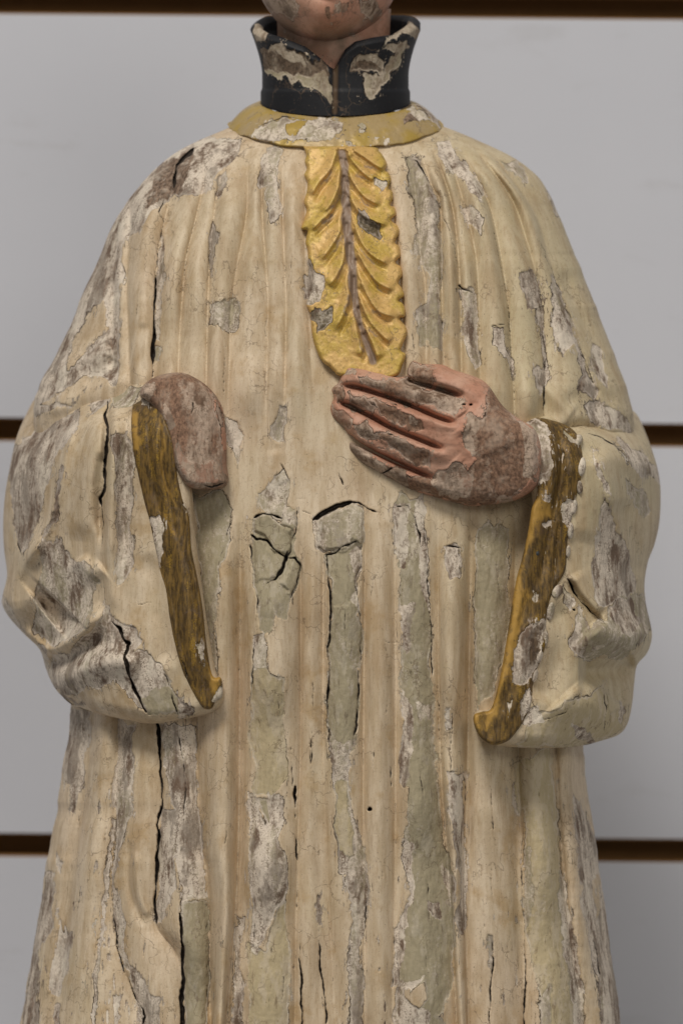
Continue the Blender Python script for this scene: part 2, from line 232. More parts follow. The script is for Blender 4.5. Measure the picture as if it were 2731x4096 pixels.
def smooth_edge(tab, wob, seed):
    f = edge(tab); v = np.arange(240, 2920, 4.0); x = f(v); k = np.hanning(13); k /= k.sum()
    xs = np.convolve(np.pad(x, 6, mode='edge'), k, mode='valid') + wob * fbm(v, v * 0, 60, 10, seed, 4); return lambda q: np.interp(q, v, xs)
LE = smooth_edge(lefts, 5, 61); RE = smooth_edge(rights, 4, 62)
DP = lambda v: np.interp(v, [255, 290, 320, 340, 360, 400, 600, 900, 1200, 1700, 2352, 2900], [50, 120, 165, 185, 200, 222, 285, 345, 375, 375, 395, 420])
def body_base(x, v):
    l, r = LE(v), RE(v); t = np.clip((2 * x - l - r) / (r - l), -1, 1); return DP(v) * (1 - t * t)**0.46
HB = np.zeros(GX.shape)
def pleats(lines, hs, fade0, fade1, p=0.75):
    vs = GY[:, 0]; xs = np.array([np.interp(vs, [q[1] for q in crom(l, 5)], [q[0] for q in crom(l, 5)]) for l in lines])
    m = sst(fade0[0], fade0[1], vs) * (1 - sst(fade1[0], fade1[1], vs))
    for i in range(len(lines) - 1):
        a = xs[i][:, None]; b = xs[i + 1][:, None]; t = (GX - a) / np.maximum(b - a, 6); k = (t > 0) & (t < 1)
        e = 2.0**rng.uniform(-0.6, 0.6); tt = np.clip(t, 0, 1)**e; amp = hs[i] * m * (0.92 + 0.9 * vnoise(vs, vs * 0 + 31 * i, 150, 9, 23))
        HB[k] += (amp[:, None] * np.sin(np.pi * tt)**(p + rng.uniform(-0.15, 0.25)))[k]
up = [[(268, 560), (262, 700), (258, 900)], [(300, 520), (292, 640), (296, 760), (300, 900)], [(395, 440), (376, 512), (365, 566), (355, 700), (351, 900)], [(470, 420), (442, 535), (426, 604), (415, 739), (408, 900)], [(522, 350), (503, 420), (484, 566), (478, 700), (474, 900)],
      [(570, 340), (566, 489), (545, 604), (530, 720), (524, 900)], [(600, 335), (603, 489), (611, 604), (617, 720), (612, 920)], [(648, 335), (649, 474), (653, 604), (657, 720), (652, 920)], [(702, 335), (700, 600), (712, 800), (720, 920)]]
pleats(up, [14, 34, 30, 30, 28, 28, 22, 20], (330, 480), (830, 1010))
ur = [[(880, 330), (905, 500), (925, 700), (930, 900)], [(930, 335), (945, 379), (958, 484), (966, 601), (976, 661), (980, 900)], [(955, 325), (990, 427), (1010, 480), (1014, 722), (1018, 900)], [(985, 320), (1030, 440), (1050, 560), (1058, 720), (1060, 900)], [(1010, 312), (1050, 420), (1085, 548), (1097, 660), (1102, 900)],
      [(1035, 308), (1110, 440), (1139, 540), (1163, 681), (1174, 822), (1181, 960)], [(1060, 305), (1165, 440), (1205, 540), (1238, 670), (1252, 822), (1248, 970)], [(1085, 305), (1216, 470), (1258, 590), (1296, 701), (1330, 790), (1365, 900)]]
pleats(ur, [22, 26, 28, 26, 32, 34, 30], (320, 440), (890, 1030))
low = [[(219, 1640), (190, 1883), (157, 2121), (138, 2352)], [(272, 1640), (266, 1860), (257, 2026), (270, 2169), (330, 2352)], [(366, 1650), (371, 1836), (360, 2002), (357, 2121), (410, 2200), (421, 2352)], [(450, 1640), (462, 1931), (478, 2026), (484, 2352)], [(552, 1150), (550, 1600), (545, 2000), (520, 2352)],
       [(690, 1150), (690, 1700), (682, 2000), (676, 2352)], [(742, 1150), (742, 1700), (752, 2000), (770, 2352)], [(838, 1150), (834, 1700), (835, 2000), (838, 2352)], [(905, 1150), (908, 1700), (906, 2000), (900, 2352)], [(1005, 1150), (1010, 1700), (1030, 2000), (1050, 2352)],
       [(1082, 1150), (1074, 1700), (1066, 2000), (1075, 2352)], [(1180, 1200), (1188, 1700), (1199, 2000), (1202, 2352)], [(1275, 1700), (1285, 1900), (1305, 2100), (1340, 2352)], [(1330, 1700), (1350, 1900), (1372, 2100), (1420, 2352)]]
pleats(low, [46, 34, 40, 56, 50, 24, 36, 28, 42, 48, 40, 54, 38], (1120, 1420), (2600, 2700), 0.8)
for p, h, w in [([(215, 1650), (185, 1883), (150, 2121), (130, 2352)], -16, 20), ([(548, 1200), (552, 1500), (548, 1800), (540, 2100)], -16, 16), ([(1082, 1180), (1078, 1500), (1076, 1800), (1070, 2000)], -14, 11), ([(720, 1700), (735, 2000), (745, 2352)], -10, 16), ([(870, 1250), (868, 1800), (872, 2352)], 5, 30),
                ([(1180, 1720), (1185, 1900), (1195, 2300)], -12, 12), ([(1318, 1740), (1335, 1950), (1370, 2250)], -12, 14), ([(500, 2000), (495, 2200), (480, 2352)], -12, 14), ([(310, 1950), (320, 2050), (345, 2110)], 10, 10), ([(300, 1930), (298, 2040), (330, 2130)], -8, 9),
                ([(1290, 620), (1330, 720), (1400, 860)], -10, 14), ([(268, 640), (262, 760), (266, 880)], -14, 14), ([(330, 740), (322, 800), (330, 870)], -9, 12), ([(310, 860), (205, 905), (110, 945), (60, 975)], 10, 22), ([(120, 850), (180, 830), (260, 800)], 14, 20), ([(190, 885), (240, 850), (262, 820)], -10, 16),
                ([(1250, 990), (1340, 960), (1430, 1000)], 16, 20), ([(1290, 930), (1350, 900), (1420, 930)], -8, 18), ([(1240, 880), (1290, 930), (1320, 950)], 10, 18)]: stroke(HB, p, h, w)
for p in [([(630, 1030), (640, 1085), (655, 1110)]), ([(590, 1190), (640, 1180), (680, 1230)])]: stroke(HB, p, 5, 18)
for p, h in [([(165, 360), (260, 322), (340, 350), (410, 420), (400, 520), (375, 585), (300, 535), (260, 488), (165, 448)], 9), ([(345, 350), (375, 290), (450, 295), (440, 420), (415, 420)], 6), ([(163, 470), (255, 500), (300, 550), (370, 610), (340, 690), (250, 750), (195, 740)], 5), ([(395, 600), (450, 605), (468, 680), (440, 780), (400, 850), (350, 740), (390, 660)], 8),
             ([(555, 385), (650, 335), (790, 262), (860, 275), (850, 475), (750, 515), (640, 565), (585, 540)], 9), ([(645, 600), (800, 505), (845, 500), (845, 700), (820, 900), (670, 900)], -4)]:       # lifted chunks of thick ground
    P = zM(p); b = box(P, 14); HB[b] += h * sst(-1.5, 5, poly_sdf(WX[b], WY[b], P))
HB += 2.2 * fbm(GX, GY, 30, 200, 51, 4) + 3 * fbm(GX, GY, 110, 220, 52, 3)
def wear_relief(w, x, v, paint=3.0):
    l = samp(w.loss, x, v); c = samp(w.crack, x, v); t = samp(w.typ, x, v)
    rough = fbm(x, v, 9, 22, 88, 3) * 2.4 + fbm(x, v, 30, 60, 89, 3) * 2
    return sst(-1.2, 1.6, l) * (-paint * (0.55 + 0.6 * np.clip(t, 0, 1)) + rough) + 0.5 * np.exp(-((l + 4) / 4)**2) - 18 * sst(-0.4, 3.2, c)

# ------------------------------------------------------------------ mesh helpers
def unproj(x, v, d):            # drawing units + height d towards the viewer -> metres
    k = S * (D - d * S) / D; return np.stack([(x - 784) * k, -d * S, (1176 - v) * k], -1)
def mesh_obj(name, co, quads, mat, parent=None, attr=None, smooth=True):
    me = bpy.data.meshes.new(name); n = len(co); q = len(quads)
    me.vertices.add(n); me.vertices.foreach_set('co', np.asarray(co, np.float32).ravel())
    me.loops.add(q * 4); me.loops.foreach_set('vertex_index', np.asarray(quads, np.int32).ravel())
    me.polygons.add(q); me.polygons.foreach_set('loop_start', np.arange(0, q * 4, 4, dtype=np.int32))
    me.update(calc_edges=True)
    if smooth: me.polygons.foreach_set('use_smooth', np.ones(q, bool))
    if attr is not None:
        a = me.attributes.new('wear', 'FLOAT_COLOR', 'POINT'); a.data.foreach_set('color', np.asarray(attr, np.float32).ravel())
    if not isinstance(mat, (list, tuple)): mat = [mat]
    for m in mat: me.materials.append(m)
    o = bpy.data.objects.new(name, me); scene.collection.objects.link(o); o.parent = parent
    return o
def wear_attr(w, x, v):
    return np.stack([np.clip(0.5 + np.minimum(samp(w.loss, x, v), w.cap) / 80, 0, 1), np.clip(samp(w.typ, x, v) * 0.5 + 0.25, 0, 1), np.clip(0.5 + samp(w.crack, x, v) / 16, 0, 1), samp(w.tint, x, v)], -1)
def grid_quads(ny, nx, wrap=False):
    i = np.arange(ny * nx).reshape(ny, nx)
    if wrap: i = np.hstack([i, i[:, :1]])
    return np.stack([i[:-1, :-1], i[1:, :-1], i[1:, 1:], i[:-1, 1:]], -1).reshape(-1, 4)
def relief(name, outline, front, back, mat, parent, wear=None, cell=2.0, smooth_outline=True, extra=0.0):
    """closed solid: outline (drawing units), front(x,v,sd) and back(x,v,sd) heights"""
    P = crom(list(outline) + [outline[0]], 6)[:-1] if smooth_outline else np.array(outline, float)
    x0, y0 = P.min(0) - 3 * cell; x1, y1 = P.max(0) + 3 * cell
    X, Y = np.meshgrid(np.arange(x0, x1, cell), np.arange(y0, y1, cell)); sd = poly_sdf(X, Y, P)
    gy, gx = np.gradient(sd, cell); inn = sd > 0
    Kc = inn[:-1, :-1] | inn[1:, :-1] | inn[:-1, 1:] | inn[1:, 1:]
    out = sd < 0; X = np.where(out, X - np.clip(sd, -2 * cell, 0) * gx, X); Y = np.where(out, Y - np.clip(sd, -2 * cell, 0) * gy, Y); sd = np.maximum(sd, 0)
    ny, nx = X.shape; idx = np.arange(ny * nx).reshape(ny, nx)
    q = np.stack([idx[:-1, :-1], idx[1:, :-1], idx[1:, 1:], idx[:-1, 1:]], -1)[Kc]
    used = np.unique(q); rm = np.full(ny * nx, -1); rm[used] = np.arange(len(used)); q = rm[q]; N = len(used)
    x, v, s_ = X.ravel()[used], Y.ravel()[used], sd.ravel()[used]
    df = front(x, v, s_); db = np.minimum(back(x, v, s_), df - 2)
    if wear is not None: df = df + wear_relief(wear, x, v, 2.6) * sst(0, 6, s_)
    co = np.vstack([unproj(x, v, df), unproj(x, v, db)])
    pad = np.pad(Kc, 1); e = []
    up_ = pad[1:, 1:-1] != pad[:-1, 1:-1]; a, b = np.nonzero(up_)
    fl = pad[1:, 1:-1][a, b]; e.append(np.where(fl[:, None], np.stack([idx[a, b], idx[a, b + 1]], -1), np.stack([idx[a, b + 1], idx[a, b]], -1)))
    lf = pad[1:-1, 1:] != pad[1:-1, :-1]; a, b = np.nonzero(lf)
    fl = pad[1:-1, 1:][a, b]; e.append(np.where(fl[:, None], np.stack([idx[a + 1, b], idx[a, b]], -1), np.stack([idx[a, b], idx[a + 1, b]], -1)))
    e = rm[np.vstack(e)]; walls = np.stack([e[:, 0], e[:, 1], e[:, 1] + N, e[:, 0] + N], -1)
    quads = np.vstack([q, q[:, ::-1] + N, walls])
    at = None
    if wear is not None:
        A = wear_attr(wear, x, v); at = np.vstack([A, A])
    return mesh_obj(name, co, quads, mat, parent, at)

# ------------------------------------------------------------------ materials
class NT:
    def __init__(s, name):
        s.m = bpy.data.materials.new(name); s.m.use_nodes = True; s.t = s.m.node_tree; s.n = s.t.nodes; s.b = s.n['Principled BSDF']
    def link(s, a, b): s.t.links.new(a, b)
    def val(s, sock, v):
        if isinstance(v, bpy.types.NodeSocket): s.link(v, sock)
        elif isinstance(v, (tuple, list)) and len(v) == 3 and sock.type == 'RGBA': sock.default_value = (*v, 1)
        else: sock.default_value = v
    def math(s, op, a, b=0.0, c=None, clamp=False):
        n = s.n.new('ShaderNodeMath'); n.operation = op; n.use_clamp = clamp; s.val(n.inputs[0], a); s.val(n.inputs[1], b)
        if c is not None: s.val(n.inputs[2], c)
        return n.outputs[0]
    def step(s, x, a, b, lo=0.0, hi=1.0):
        n = s.n.new('ShaderNodeMapRange'); n.interpolation_type = 'SMOOTHSTEP'; s.val(n.inputs[0], x); s.val(n.inputs[1], a); s.val(n.inputs[2], b); s.val(n.inputs[3], lo); s.val(n.inputs[4], hi); return n.outputs[0]
    def mix(s, f, a, b):
        n = s.n.new('ShaderNodeMix'); n.data_type = 'RGBA'; s.val(n.inputs[0], f); s.val(n.inputs[6], a); s.val(n.inputs[7], b); return n.outputs[2]
    def coord(s, sc=(1, 1, 1)):
        n = s.n.new('ShaderNodeTexCoord'); m = s.n.new('ShaderNodeMapping'); s.link(n.outputs['Object'], m.inputs[0]); m.inputs['Scale'].default_value = sc; return m.outputs[0]
    def noise(s, vec, scale, detail=4, rough=0.6, dist=0.0):
        n = s.n.new('ShaderNodeTexNoise'); s.link(vec, n.inputs['Vector']); n.inputs['Scale'].default_value = scale; n.inputs['Detail'].default_value = detail
        n.inputs['Roughness'].default_value = rough; n.inputs['Distortion'].default_value = dist; return n.outputs['Fac']
    def attr(s):
        n = s.n.new('ShaderNodeAttribute'); n.attribute_name = 'wear'; p = s.n.new('ShaderNodeSeparateColor'); s.link(n.outputs['Color'], p.inputs[0])
        return p.outputs[0], p.outputs[1], p.outputs[2], n.outputs['Alpha']
    def bump(s, h, strength, dist):
        n = s.n.new('ShaderNodeBump'); n.inputs['Strength'].default_value = strength; n.inputs['Distance'].default_value = dist; s.link(h, n.inputs['Height']); s.link(n.outputs[0], s.b.inputs['Normal'])
    def done(s, col, rough, metal=0.0, spec=0.35):
        s.val(s.b.inputs['Base Color'], col); s.val(s.b.inputs['Roughness'], rough); s.val(s.b.inputs['Metallic'], metal); s.val(s.b.inputs['Specular IOR Level'], spec); return s.m

def painted(name, paint_fn, rim=(0.66, 0.58, 0.50), sage=((0.29, 0.25, 0.16), (0.47, 0.405, 0.28)), yel=((0.43, 0.35, 0.205), (0.57, 0.475, 0.31)),
            ges=((0.17, 0.115, 0.08), (0.72, 0.625, 0.52)), wood=((0.065, 0.04, 0.025), (0.30, 0.21, 0.15)), thr=0.17, vert=0.18):
    t = NT(name); R, G, B, A = t.attr(); iso = t.coord(); ver = t.coord((1, 1, vert))
    fine = t.noise(iso, 700, 5, 0.65); st = t.noise(ver, 900, 4, 0.65); st2 = t.noise(ver, 260, 5, 0.6); big = t.noise(iso, 70, 4, 0.6); sp = t.noise(iso, 1500, 3, 0.6)
    nA = t.noise(t.coord((1, 1, 0.4)), 190, 5, 0.65); rag = t.step(t.noise(iso, 60, 3, 0.5), 0.42, 0.60)
    en = t.math('SUBTRACT', t.math('ADD', t.math('MULTIPLY', fine, 0.35), t.math('ADD', t.math('MULTIPLY', st2, 0.35), t.math('MULTIPLY', nA, 0.3))), 0.5)
    r = t.math('ADD', R, t.math('MULTIPLY', en, t.math('ADD', thr * 0.7, t.math('MULTIPLY', rag, thr * 2.6))))
    ab = t.math('ADD', t.math('MULTIPLY', st, 0.45), t.math('ADD', t.math('MULTIPLY', t.noise(t.coord((1, 1, 0.3)), 330, 5, 0.7), 0.35), t.math('MULTIPLY', nA, 0.2)))
    near = t.step(R, 0.12, 0.5, 0.0, 0.135)
    r = t.math('MAXIMUM', r, t.math('ADD', 0.5, t.math('MULTIPLY', t.math('SUBTRACT', t.math('ADD', ab, near), 0.685), 1.2)))   # rubbed specks
    lost = t.step(r, 0.492, 0.508)
    paint, prough, pmetal = paint_fn(t, iso, ver, fine, st, st2, big, sp, A)
    # what lies under the paint
    g = t.math('ADD', G, t.math('MULTIPLY', t.math('SUBTRACT', t.math('ADD', t.math('MULTIPLY', t.noise(t.coord((1, 1, 0.3)), 130, 4, 0.6), 0.6), t.math('MULTIPLY', fine, 0.4)), 0.5), 0.9))
    sg = t.mix(st, sage[0], sage[1]); yl = t.mix(st, yel[0], yel[1]); flk = t.math('MULTIPLY', t.step(t.noise(t.coord((1, 1, 0.25)), 420, 5, 0.7), 0.57, 0.66), 0.7); sg = t.mix(flk, sg, (0.19, 0.145, 0.10)); yl = t.mix(flk, yl, (0.25, 0.18, 0.11)); yl = t.mix(t.math('MULTIPLY', t.step(nA, 0.48, 0.58), 0.6), yl, (0.60, 0.51, 0.38)); sg = t.mix(t.math('MULTIPLY', t.step(nA, 0.52, 0.62), 0.5), sg, (0.52, 0.46, 0.36))
    sg = t.mix(t.step(G, 0.2, 0.26), yl, sg)
    mid = t.noise(t.coord((1, 1, 0.35)), 150, 5, 0.62)
    gs = t.mix(t.step(t.math('ADD', t.math('MULTIPLY', mid, 0.55), t.math('ADD', t.math('MULTIPLY', st2, 0.25), t.math('MULTIPLY', fine, 0.2))), 0.42, 0.53), ges[0], ges[1])
    gs = t.mix(t.math('MULTIPLY', t.step(t.math('ADD', t.math('MULTIPLY', sp, 0.5), t.math('MULTIPLY', st2, 0.5)), 0.52, 0.62), 0.75), gs, (0.14, 0.09, 0.06))
    wd = t.mix(t.step(st, 0.3, 0.7), wood[0], wood[1]); wd = t.mix(t.math('MULTIPLY', t.step(big, 0.5, 0.65), 0.5), wd, ges[1])
    pat = t.noise(t.coord((1, 1, 0.5)), 75, 5, 0.65); gs = t.mix(t.math('MULTIPLY', t.step(pat, 0.53, 0.62), 0.8), gs, t.mix(st, tuple(0.75 * q for q in ges[0]), tuple(0.62 * q for q in ges[1])))
    gs = t.mix(t.math('MULTIPLY', t.step(pat, 0.46, 0.38), 0.7), gs, tuple(min(0.78, 1.12 * q) for q in ges[1]))
    under = t.mix(t.step(g, 0.33, 0.50), sg, gs); under = t.mix(t.step(g, 0.56, 0.74), under, wd)
    rimm = t.math('MULTIPLY', t.math('MULTIPLY', t.step(r, 0.5, 0.515), t.step(r, 0.575, 0.535)), t.step(big, 0.40, 0.55))
    under = t.mix(t.math('MULTIPLY', rimm, 0.5), under, rim)
    col = t.mix(lost, paint, under)
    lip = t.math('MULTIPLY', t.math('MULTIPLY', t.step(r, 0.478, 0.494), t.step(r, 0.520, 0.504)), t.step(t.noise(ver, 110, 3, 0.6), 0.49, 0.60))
    col = t.mix(t.math('MULTIPLY', lip, 0.85), col, (0.055, 0.036, 0.022))        # undercut shadow painted as a dark line, with dirt, along lifted paint edges
    ck = t.step(t.math('ADD', B, t.math('MULTIPLY', t.math('SUBTRACT', fine, 0.5), 0.10)), 0.475, 0.555)
    col = t.mix(ck, col, t.mix(st2, (0.012, 0.010, 0.008), (0.055, 0.038, 0.026)))
    vo = t.n.new('ShaderNodeTexVoronoi'); vo.feature = 'DISTANCE_TO_EDGE'; vo.inputs['Scale'].default_value = 85; vm = t.n.new('ShaderNodeMix'); vm.data_type = 'VECTOR'; vm.inputs[0].default_value = 0.012
    nz = t.n.new('ShaderNodeTexNoise'); nz.inputs['Scale'].default_value = 160; nz.inputs['Detail'].default_value = 3; t.link(iso, nz.inputs['Vector']); t.link(t.coord((1, 1, 0.75)), vm.inputs[4]); t.link(nz.outputs['Color'], vm.inputs[5]); t.link(vm.outputs[1], vo.inputs['Vector'])
    cq = t.math('MULTIPLY', t.step(vo.outputs['Distance'], 0.022, 0.004), t.step(t.noise(iso, 40, 2, 0.5), 0.47, 0.57))
    col = t.mix(t.math('MULTIPLY', cq, 0.5), col, (0.15, 0.10, 0.065))
    col = t.mix(t.math('MULTIPLY', t.step(t.noise(iso, 1100, 2, 0.5), 0.69, 0.74), 0.55), col, (0.13, 0.09, 0.06))   # fly specks
    rough = t.math('ADD', t.math('MULTIPLY', lost, t.math('SUBTRACT', 0.82, prough)), prough)
    h = t.math('ADD', t.math('MULTIPLY', lost, t.math('ADD', -1.1, t.math('ADD', t.math('MULTIPLY', fine, 0.6), t.math('MULTIPLY', st, 0.5)))), t.math('MULTIPLY', t.math('SUBTRACT', 1.0, lost), t.math('ADD', t.math('MULTIPLY', st2, 0.25), t.math('MULTIPLY', fine, 0.12))))
    t.bump(h, 0.6, 0.0006)
    return t.done(col, rough, t.math('MULTIPLY', pmetal, t.math('SUBTRACT', 1.0, lost)), 0.4)

def cream_paint(t, iso, ver, fine, st, st2, big, sp, A):
    c = t.mix(t.step(st2, 0.35, 0.65), (0.585, 0.46, 0.31), (0.71, 0.585, 0.43))
    c = t.mix(t.step(big, 0.52, 0.72), c, (0.52, 0.375, 0.215))
    c = t.mix(t.math('MULTIPLY', t.step(t.noise(iso, 28, 3, 0.5), 0.5, 0.7), 0.45), c, (0.70, 0.555, 0.405))
    c = t.mix(t.math('MULTIPLY', A, 0.85), c, t.mix(st2, (0.50, 0.42, 0.255), (0.62, 0.535, 0.36)))
    c = t.mix(t.math('MULTIPLY', t.step(t.noise(t.coord((1, 1, 0.12)), 120, 5, 0.65), 0.46, 0.68), 0.5), c, (0.40, 0.275, 0.15))   # old varnish streaks
    c = t.mix(t.math('MULTIPLY', t.step(t.noise(iso, 45, 5, 0.65), 0.52, 0.72), 0.4), c, (0.38, 0.27, 0.16))
    c = t.mix(t.math('MULTIPLY', t.step(st, 0.50, 0.68), 0.35), c, (0.36, 0.24, 0.13))
    c = t.mix(t.math('MULTIPLY', t.step(sp, 0.54, 0.70), 0.28), c, (0.24, 0.17, 0.10))
    return c, 0.56, 0.0
def gold_paint(t, iso, ver, fine, st, st2, big, sp, A):
    c = t.mix(t.step(t.noise(iso, 110, 4, 0.6), 0.42, 0.60), (0.66, 0.42, 0.15), (0.56, 0.385, 0.085))
    c = t.mix(t.math('MULTIPLY', t.step(fine, 0.5, 0.68), 0.6), c, (0.29, 0.19, 0.06))
    c = t.mix(t.math('MULTIPLY', t.step(sp, 0.55, 0.66), 0.5), c, (0.80, 0.55, 0.22))
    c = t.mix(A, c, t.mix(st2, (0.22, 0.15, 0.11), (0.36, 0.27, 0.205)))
    return c, t.math('ADD', 0.38, t.math('MULTIPLY', fine, 0.2)), t.math('MULTIPLY', t.math('SUBTRACT', 1.0, A), 0.1)
def worn_gold_paint(t, iso, ver, fine, st, st2, big, sp, A):
    c = t.mix(t.step(st, 0.38, 0.62), (0.075, 0.045, 0.015), (0.21, 0.125, 0.032))
    c = t.mix(t.math('MULTIPLY', t.step(t.math('ADD', t.math('MULTIPLY', st2, 0.7), t.math('MULTIPLY', sp, 0.3)), 0.52, 0.66), 0.8), c, (0.44, 0.265, 0.035))
    c = t.mix(t.math('MULTIPLY', t.step(big, 0.55, 0.66), 0.5), c, (0.15, 0.09, 0.065))
    c = t.mix(t.math('MULTIPLY', A, t.step(t.noise(t.coord((1, 1, 0.35)), 170, 5, 0.65), 0.40, 0.52, 0.25, 1.0)), c, t.mix(st2, (0.33, 0.19, 0.04), (0.56, 0.33, 0.075)))
    c = t.mix(t.math('MULTIPLY', t.step(t.noise(iso, 260, 5, 0.7), 0.54, 0.64), 0.6), c, (0.13, 0.085, 0.04))
    return c, 0.55, 0.12
def skin_paint(t, iso, ver, fine, st, st2, big, sp, A):
    nz_ = t.noise(iso, 130, 5, 0.65)
    c = t.mix(t.step(big, 0.38, 0.62), (0.51, 0.26, 0.175), (0.60, 0.36, 0.26))
    c = t.mix(t.math('MULTIPLY', t.step(t.math('ADD', t.math('MULTIPLY', fine, 0.5), t.math('MULTIPLY', nz_, 0.5)), 0.48, 0.64), 0.6), c, (0.27, 0.14, 0.09))
    c = t.mix(A, c, t.mix(fine, (0.10, 0.075, 0.045), (0.24, 0.165, 0.105)))
    return c, 0.6, 0.0
def black_paint(t, iso, ver, fine, st, st2, big, sp, A):
    c = t.mix(fine, (0.004, 0.0045, 0.007), (0.012, 0.013, 0.017)); return t.mix(A, c, (0.09, 0.055, 0.03)), 0.62, 0.0
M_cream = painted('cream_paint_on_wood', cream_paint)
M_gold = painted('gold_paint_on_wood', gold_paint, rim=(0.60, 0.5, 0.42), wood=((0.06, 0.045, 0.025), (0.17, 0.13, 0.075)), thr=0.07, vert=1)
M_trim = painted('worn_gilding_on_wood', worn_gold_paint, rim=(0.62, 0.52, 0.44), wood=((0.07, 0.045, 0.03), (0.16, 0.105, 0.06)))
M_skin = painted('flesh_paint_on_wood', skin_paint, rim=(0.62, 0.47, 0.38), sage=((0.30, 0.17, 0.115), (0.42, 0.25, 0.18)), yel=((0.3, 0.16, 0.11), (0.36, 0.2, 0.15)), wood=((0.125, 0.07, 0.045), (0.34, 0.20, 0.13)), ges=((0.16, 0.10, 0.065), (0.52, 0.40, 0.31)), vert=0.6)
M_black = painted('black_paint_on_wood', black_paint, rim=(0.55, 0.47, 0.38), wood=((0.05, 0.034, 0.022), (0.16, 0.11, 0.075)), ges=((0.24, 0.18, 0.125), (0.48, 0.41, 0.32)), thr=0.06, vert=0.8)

def plain(name, c1, c2, scale, rough, sc=(1, 1, 1), bump=0.0):
    t = NT(name); v = t.coord(sc); n = t.noise(v, scale, 4); c = t.mix(n, c1, c2)
    if bump: t.bump(n, bump, 0.001)
    return t.done(c, rough)
tl = NT('white_laminate'); v_ = tl.coord(); lc = tl.mix(tl.noise(v_, 9, 4), (0.57, 0.585, 0.65), (0.62, 0.635, 0.695))
lc = tl.mix(tl.math('MULTIPLY', tl.step(tl.noise(tl.coord((0.3, 1, 1)), 60, 5, 0.65), 0.58, 0.74), 0.22), lc, (0.42, 0.41, 0.42))     # scuffs and dust
lc = tl.mix(tl.math('MULTIPLY', tl.step(tl.noise(v_, 420, 2, 0.5), 0.72, 0.78), 0.3), lc, (0.3, 0.28, 0.27))
tl.bump(tl.noise(v_, 500, 3), 0.12, 0.0005); M_lam = tl.done(lc, 0.5)
M_core = plain('brown_fibreboard', (0.19, 0.095, 0.03), (0.27, 0.14, 0.05), 120, 0.8)
M_iron = plain('dark_iron', (0.03, 0.035, 0.04), (0.07, 0.075, 0.08), 900, 0.45)
M_shelf = plain('shelf_board', (0.5, 0.5, 0.5), (0.55, 0.55, 0.55), 30, 0.5)

# ------------------------------------------------------------------ the setting: slotted display wall and shelf
WY_ = 0.20; KW = S * (D + WY_) / D
wall = bpy.data.objects.new('wall', None); scene.collection.objects.link(wall); wall.location = (0, WY_, 0); wall['kind'] = 'structure'
wall['label'] = 'pale grey slotted display wall with dark brown grooves'
def prism(name, prof, x0, x1, mats, parent, face_mat=None):
    n = len(prof); co = [(x0, y, z) for y, z in prof] + [(x1, y, z) for y, z in prof]
    me = bpy.data.meshes.new(name); f = [(i, (i + 1) % n, (i + 1) % n + n, i + n) for i in range(n)] + [tuple(range(n))[::-1], tuple(range(n, 2 * n))]
    me.from_pydata(co, [], f)
    for m in mats: me.materials.append(m)
    if face_mat:
        for i, p in enumerate(me.polygons): p.material_index = face_mat(i)
    me.update(); o = bpy.data.objects.new(name, me); scene.collection.objects.link(o); o.parent = parent; return o
gz = [(1176 - c) * KW for c in (-1920, -955, 12, 993, 1947, 2900, 3850)]; gh = 23 * KW
for i in range(len(gz) - 1):
    zt, zb = gz[i] - gh, gz[i + 1] + gh; c = 0.0008; th = 0.017
    pr = [(0.0, zb + c), (c, zb), (0.006, zb), (0.007, zb + 0.006), (th, zb + 0.006), (th, zt - 0.006), (0.007, zt - 0.006), (0.006, zt), (c, zt), (0.0, zt - c)]
    prism('panel', pr, -0.9, 0.9, [M_lam, M_core], wall, lambda k: 0 if k in (9,) else 1)
prism('backing_board', [(0.0175, gz[0]), (0.0175, gz[-1]), (0.022, gz[-1]), (0.022, gz[0])], -0.9, 0.9, [M_core], wall)
wall.rotation_euler = (0, math.radians(0.52), 0)
FLOOR = (1176 - 2985) * S
sh = prism('shelf', [(-0.16, FLOOR - 0.019), (-0.16, FLOOR), (0.198, FLOOR), (0.198, FLOOR - 0.019)], -0.5, 0.5, [M_shelf], None); sh['kind'] = 'structure'; sh['label'] = 'plain pale shelf board below the wooden figure'

# ------------------------------------------------------------------ the statue
statue = bpy.data.objects.new('statue', None); scene.collection.objects.link(statue)
statue['label'] = 'antique carved wooden figure in flaking cream robe with gold jabot and black collar'; statue['category'] = 'statue'

# robe
cols = np.concatenate([-np.cos(np.linspace(0.0, math.acos(0.86), 44))[:-1], np.linspace(-0.86, 0.86, 520), np.cos(np.linspace(0.0, math.acos(0.86), 44))[::-1][1:]])
back = np.sin(np.linspace(math.pi / 2, math.pi * 1.5, 62))[1:-1]
rows = np.concatenate([np.arange(255, 2368, 2.2), np.linspace(2372, 2900, 60)])
V, U = np.meshgrid(rows, np.concatenate([cols, back]), indexing='ij'); nf = len(cols)
lE, rE = LE(V), RE(V); Xb = (lE + rE) / 2 + (rE - lE) / 2 * U; cb = np.sqrt(np.maximum(0, 1 - U * U)); d = np.zeros_like(V)
f = slice(0, nf); bk = slice(nf, None)
Vw = np.where(V > 2335, 4670 - V, V)          # below the traced wear the same kind of wear goes on
fold = samp(HB, Xb, V) + wear_relief(robe, Xb, Vw)
d[:, f] = DP(V[:, f]) * cb[:, f]**0.92 + fold[:, f] * sst(0, 0.35, cb[:, f])
d[:, bk] = -DP(V[:, bk]) * 0.72 * cb[:, bk] + 8 * np.sin(Xb[:, bk] / 22) * cb[:, bk]
mesh_obj('robe', unproj(Xb, V, d).reshape(-1, 3), grid_quads(*V.shape, wrap=True), M_cream, statue, wear_attr(robe, Xb, Vw).reshape(-1, 4))
BODY = body_base(GX, np.clip(GY, 256, 2890)) + HB
body = lambda x, v: samp(BODY, x, v)

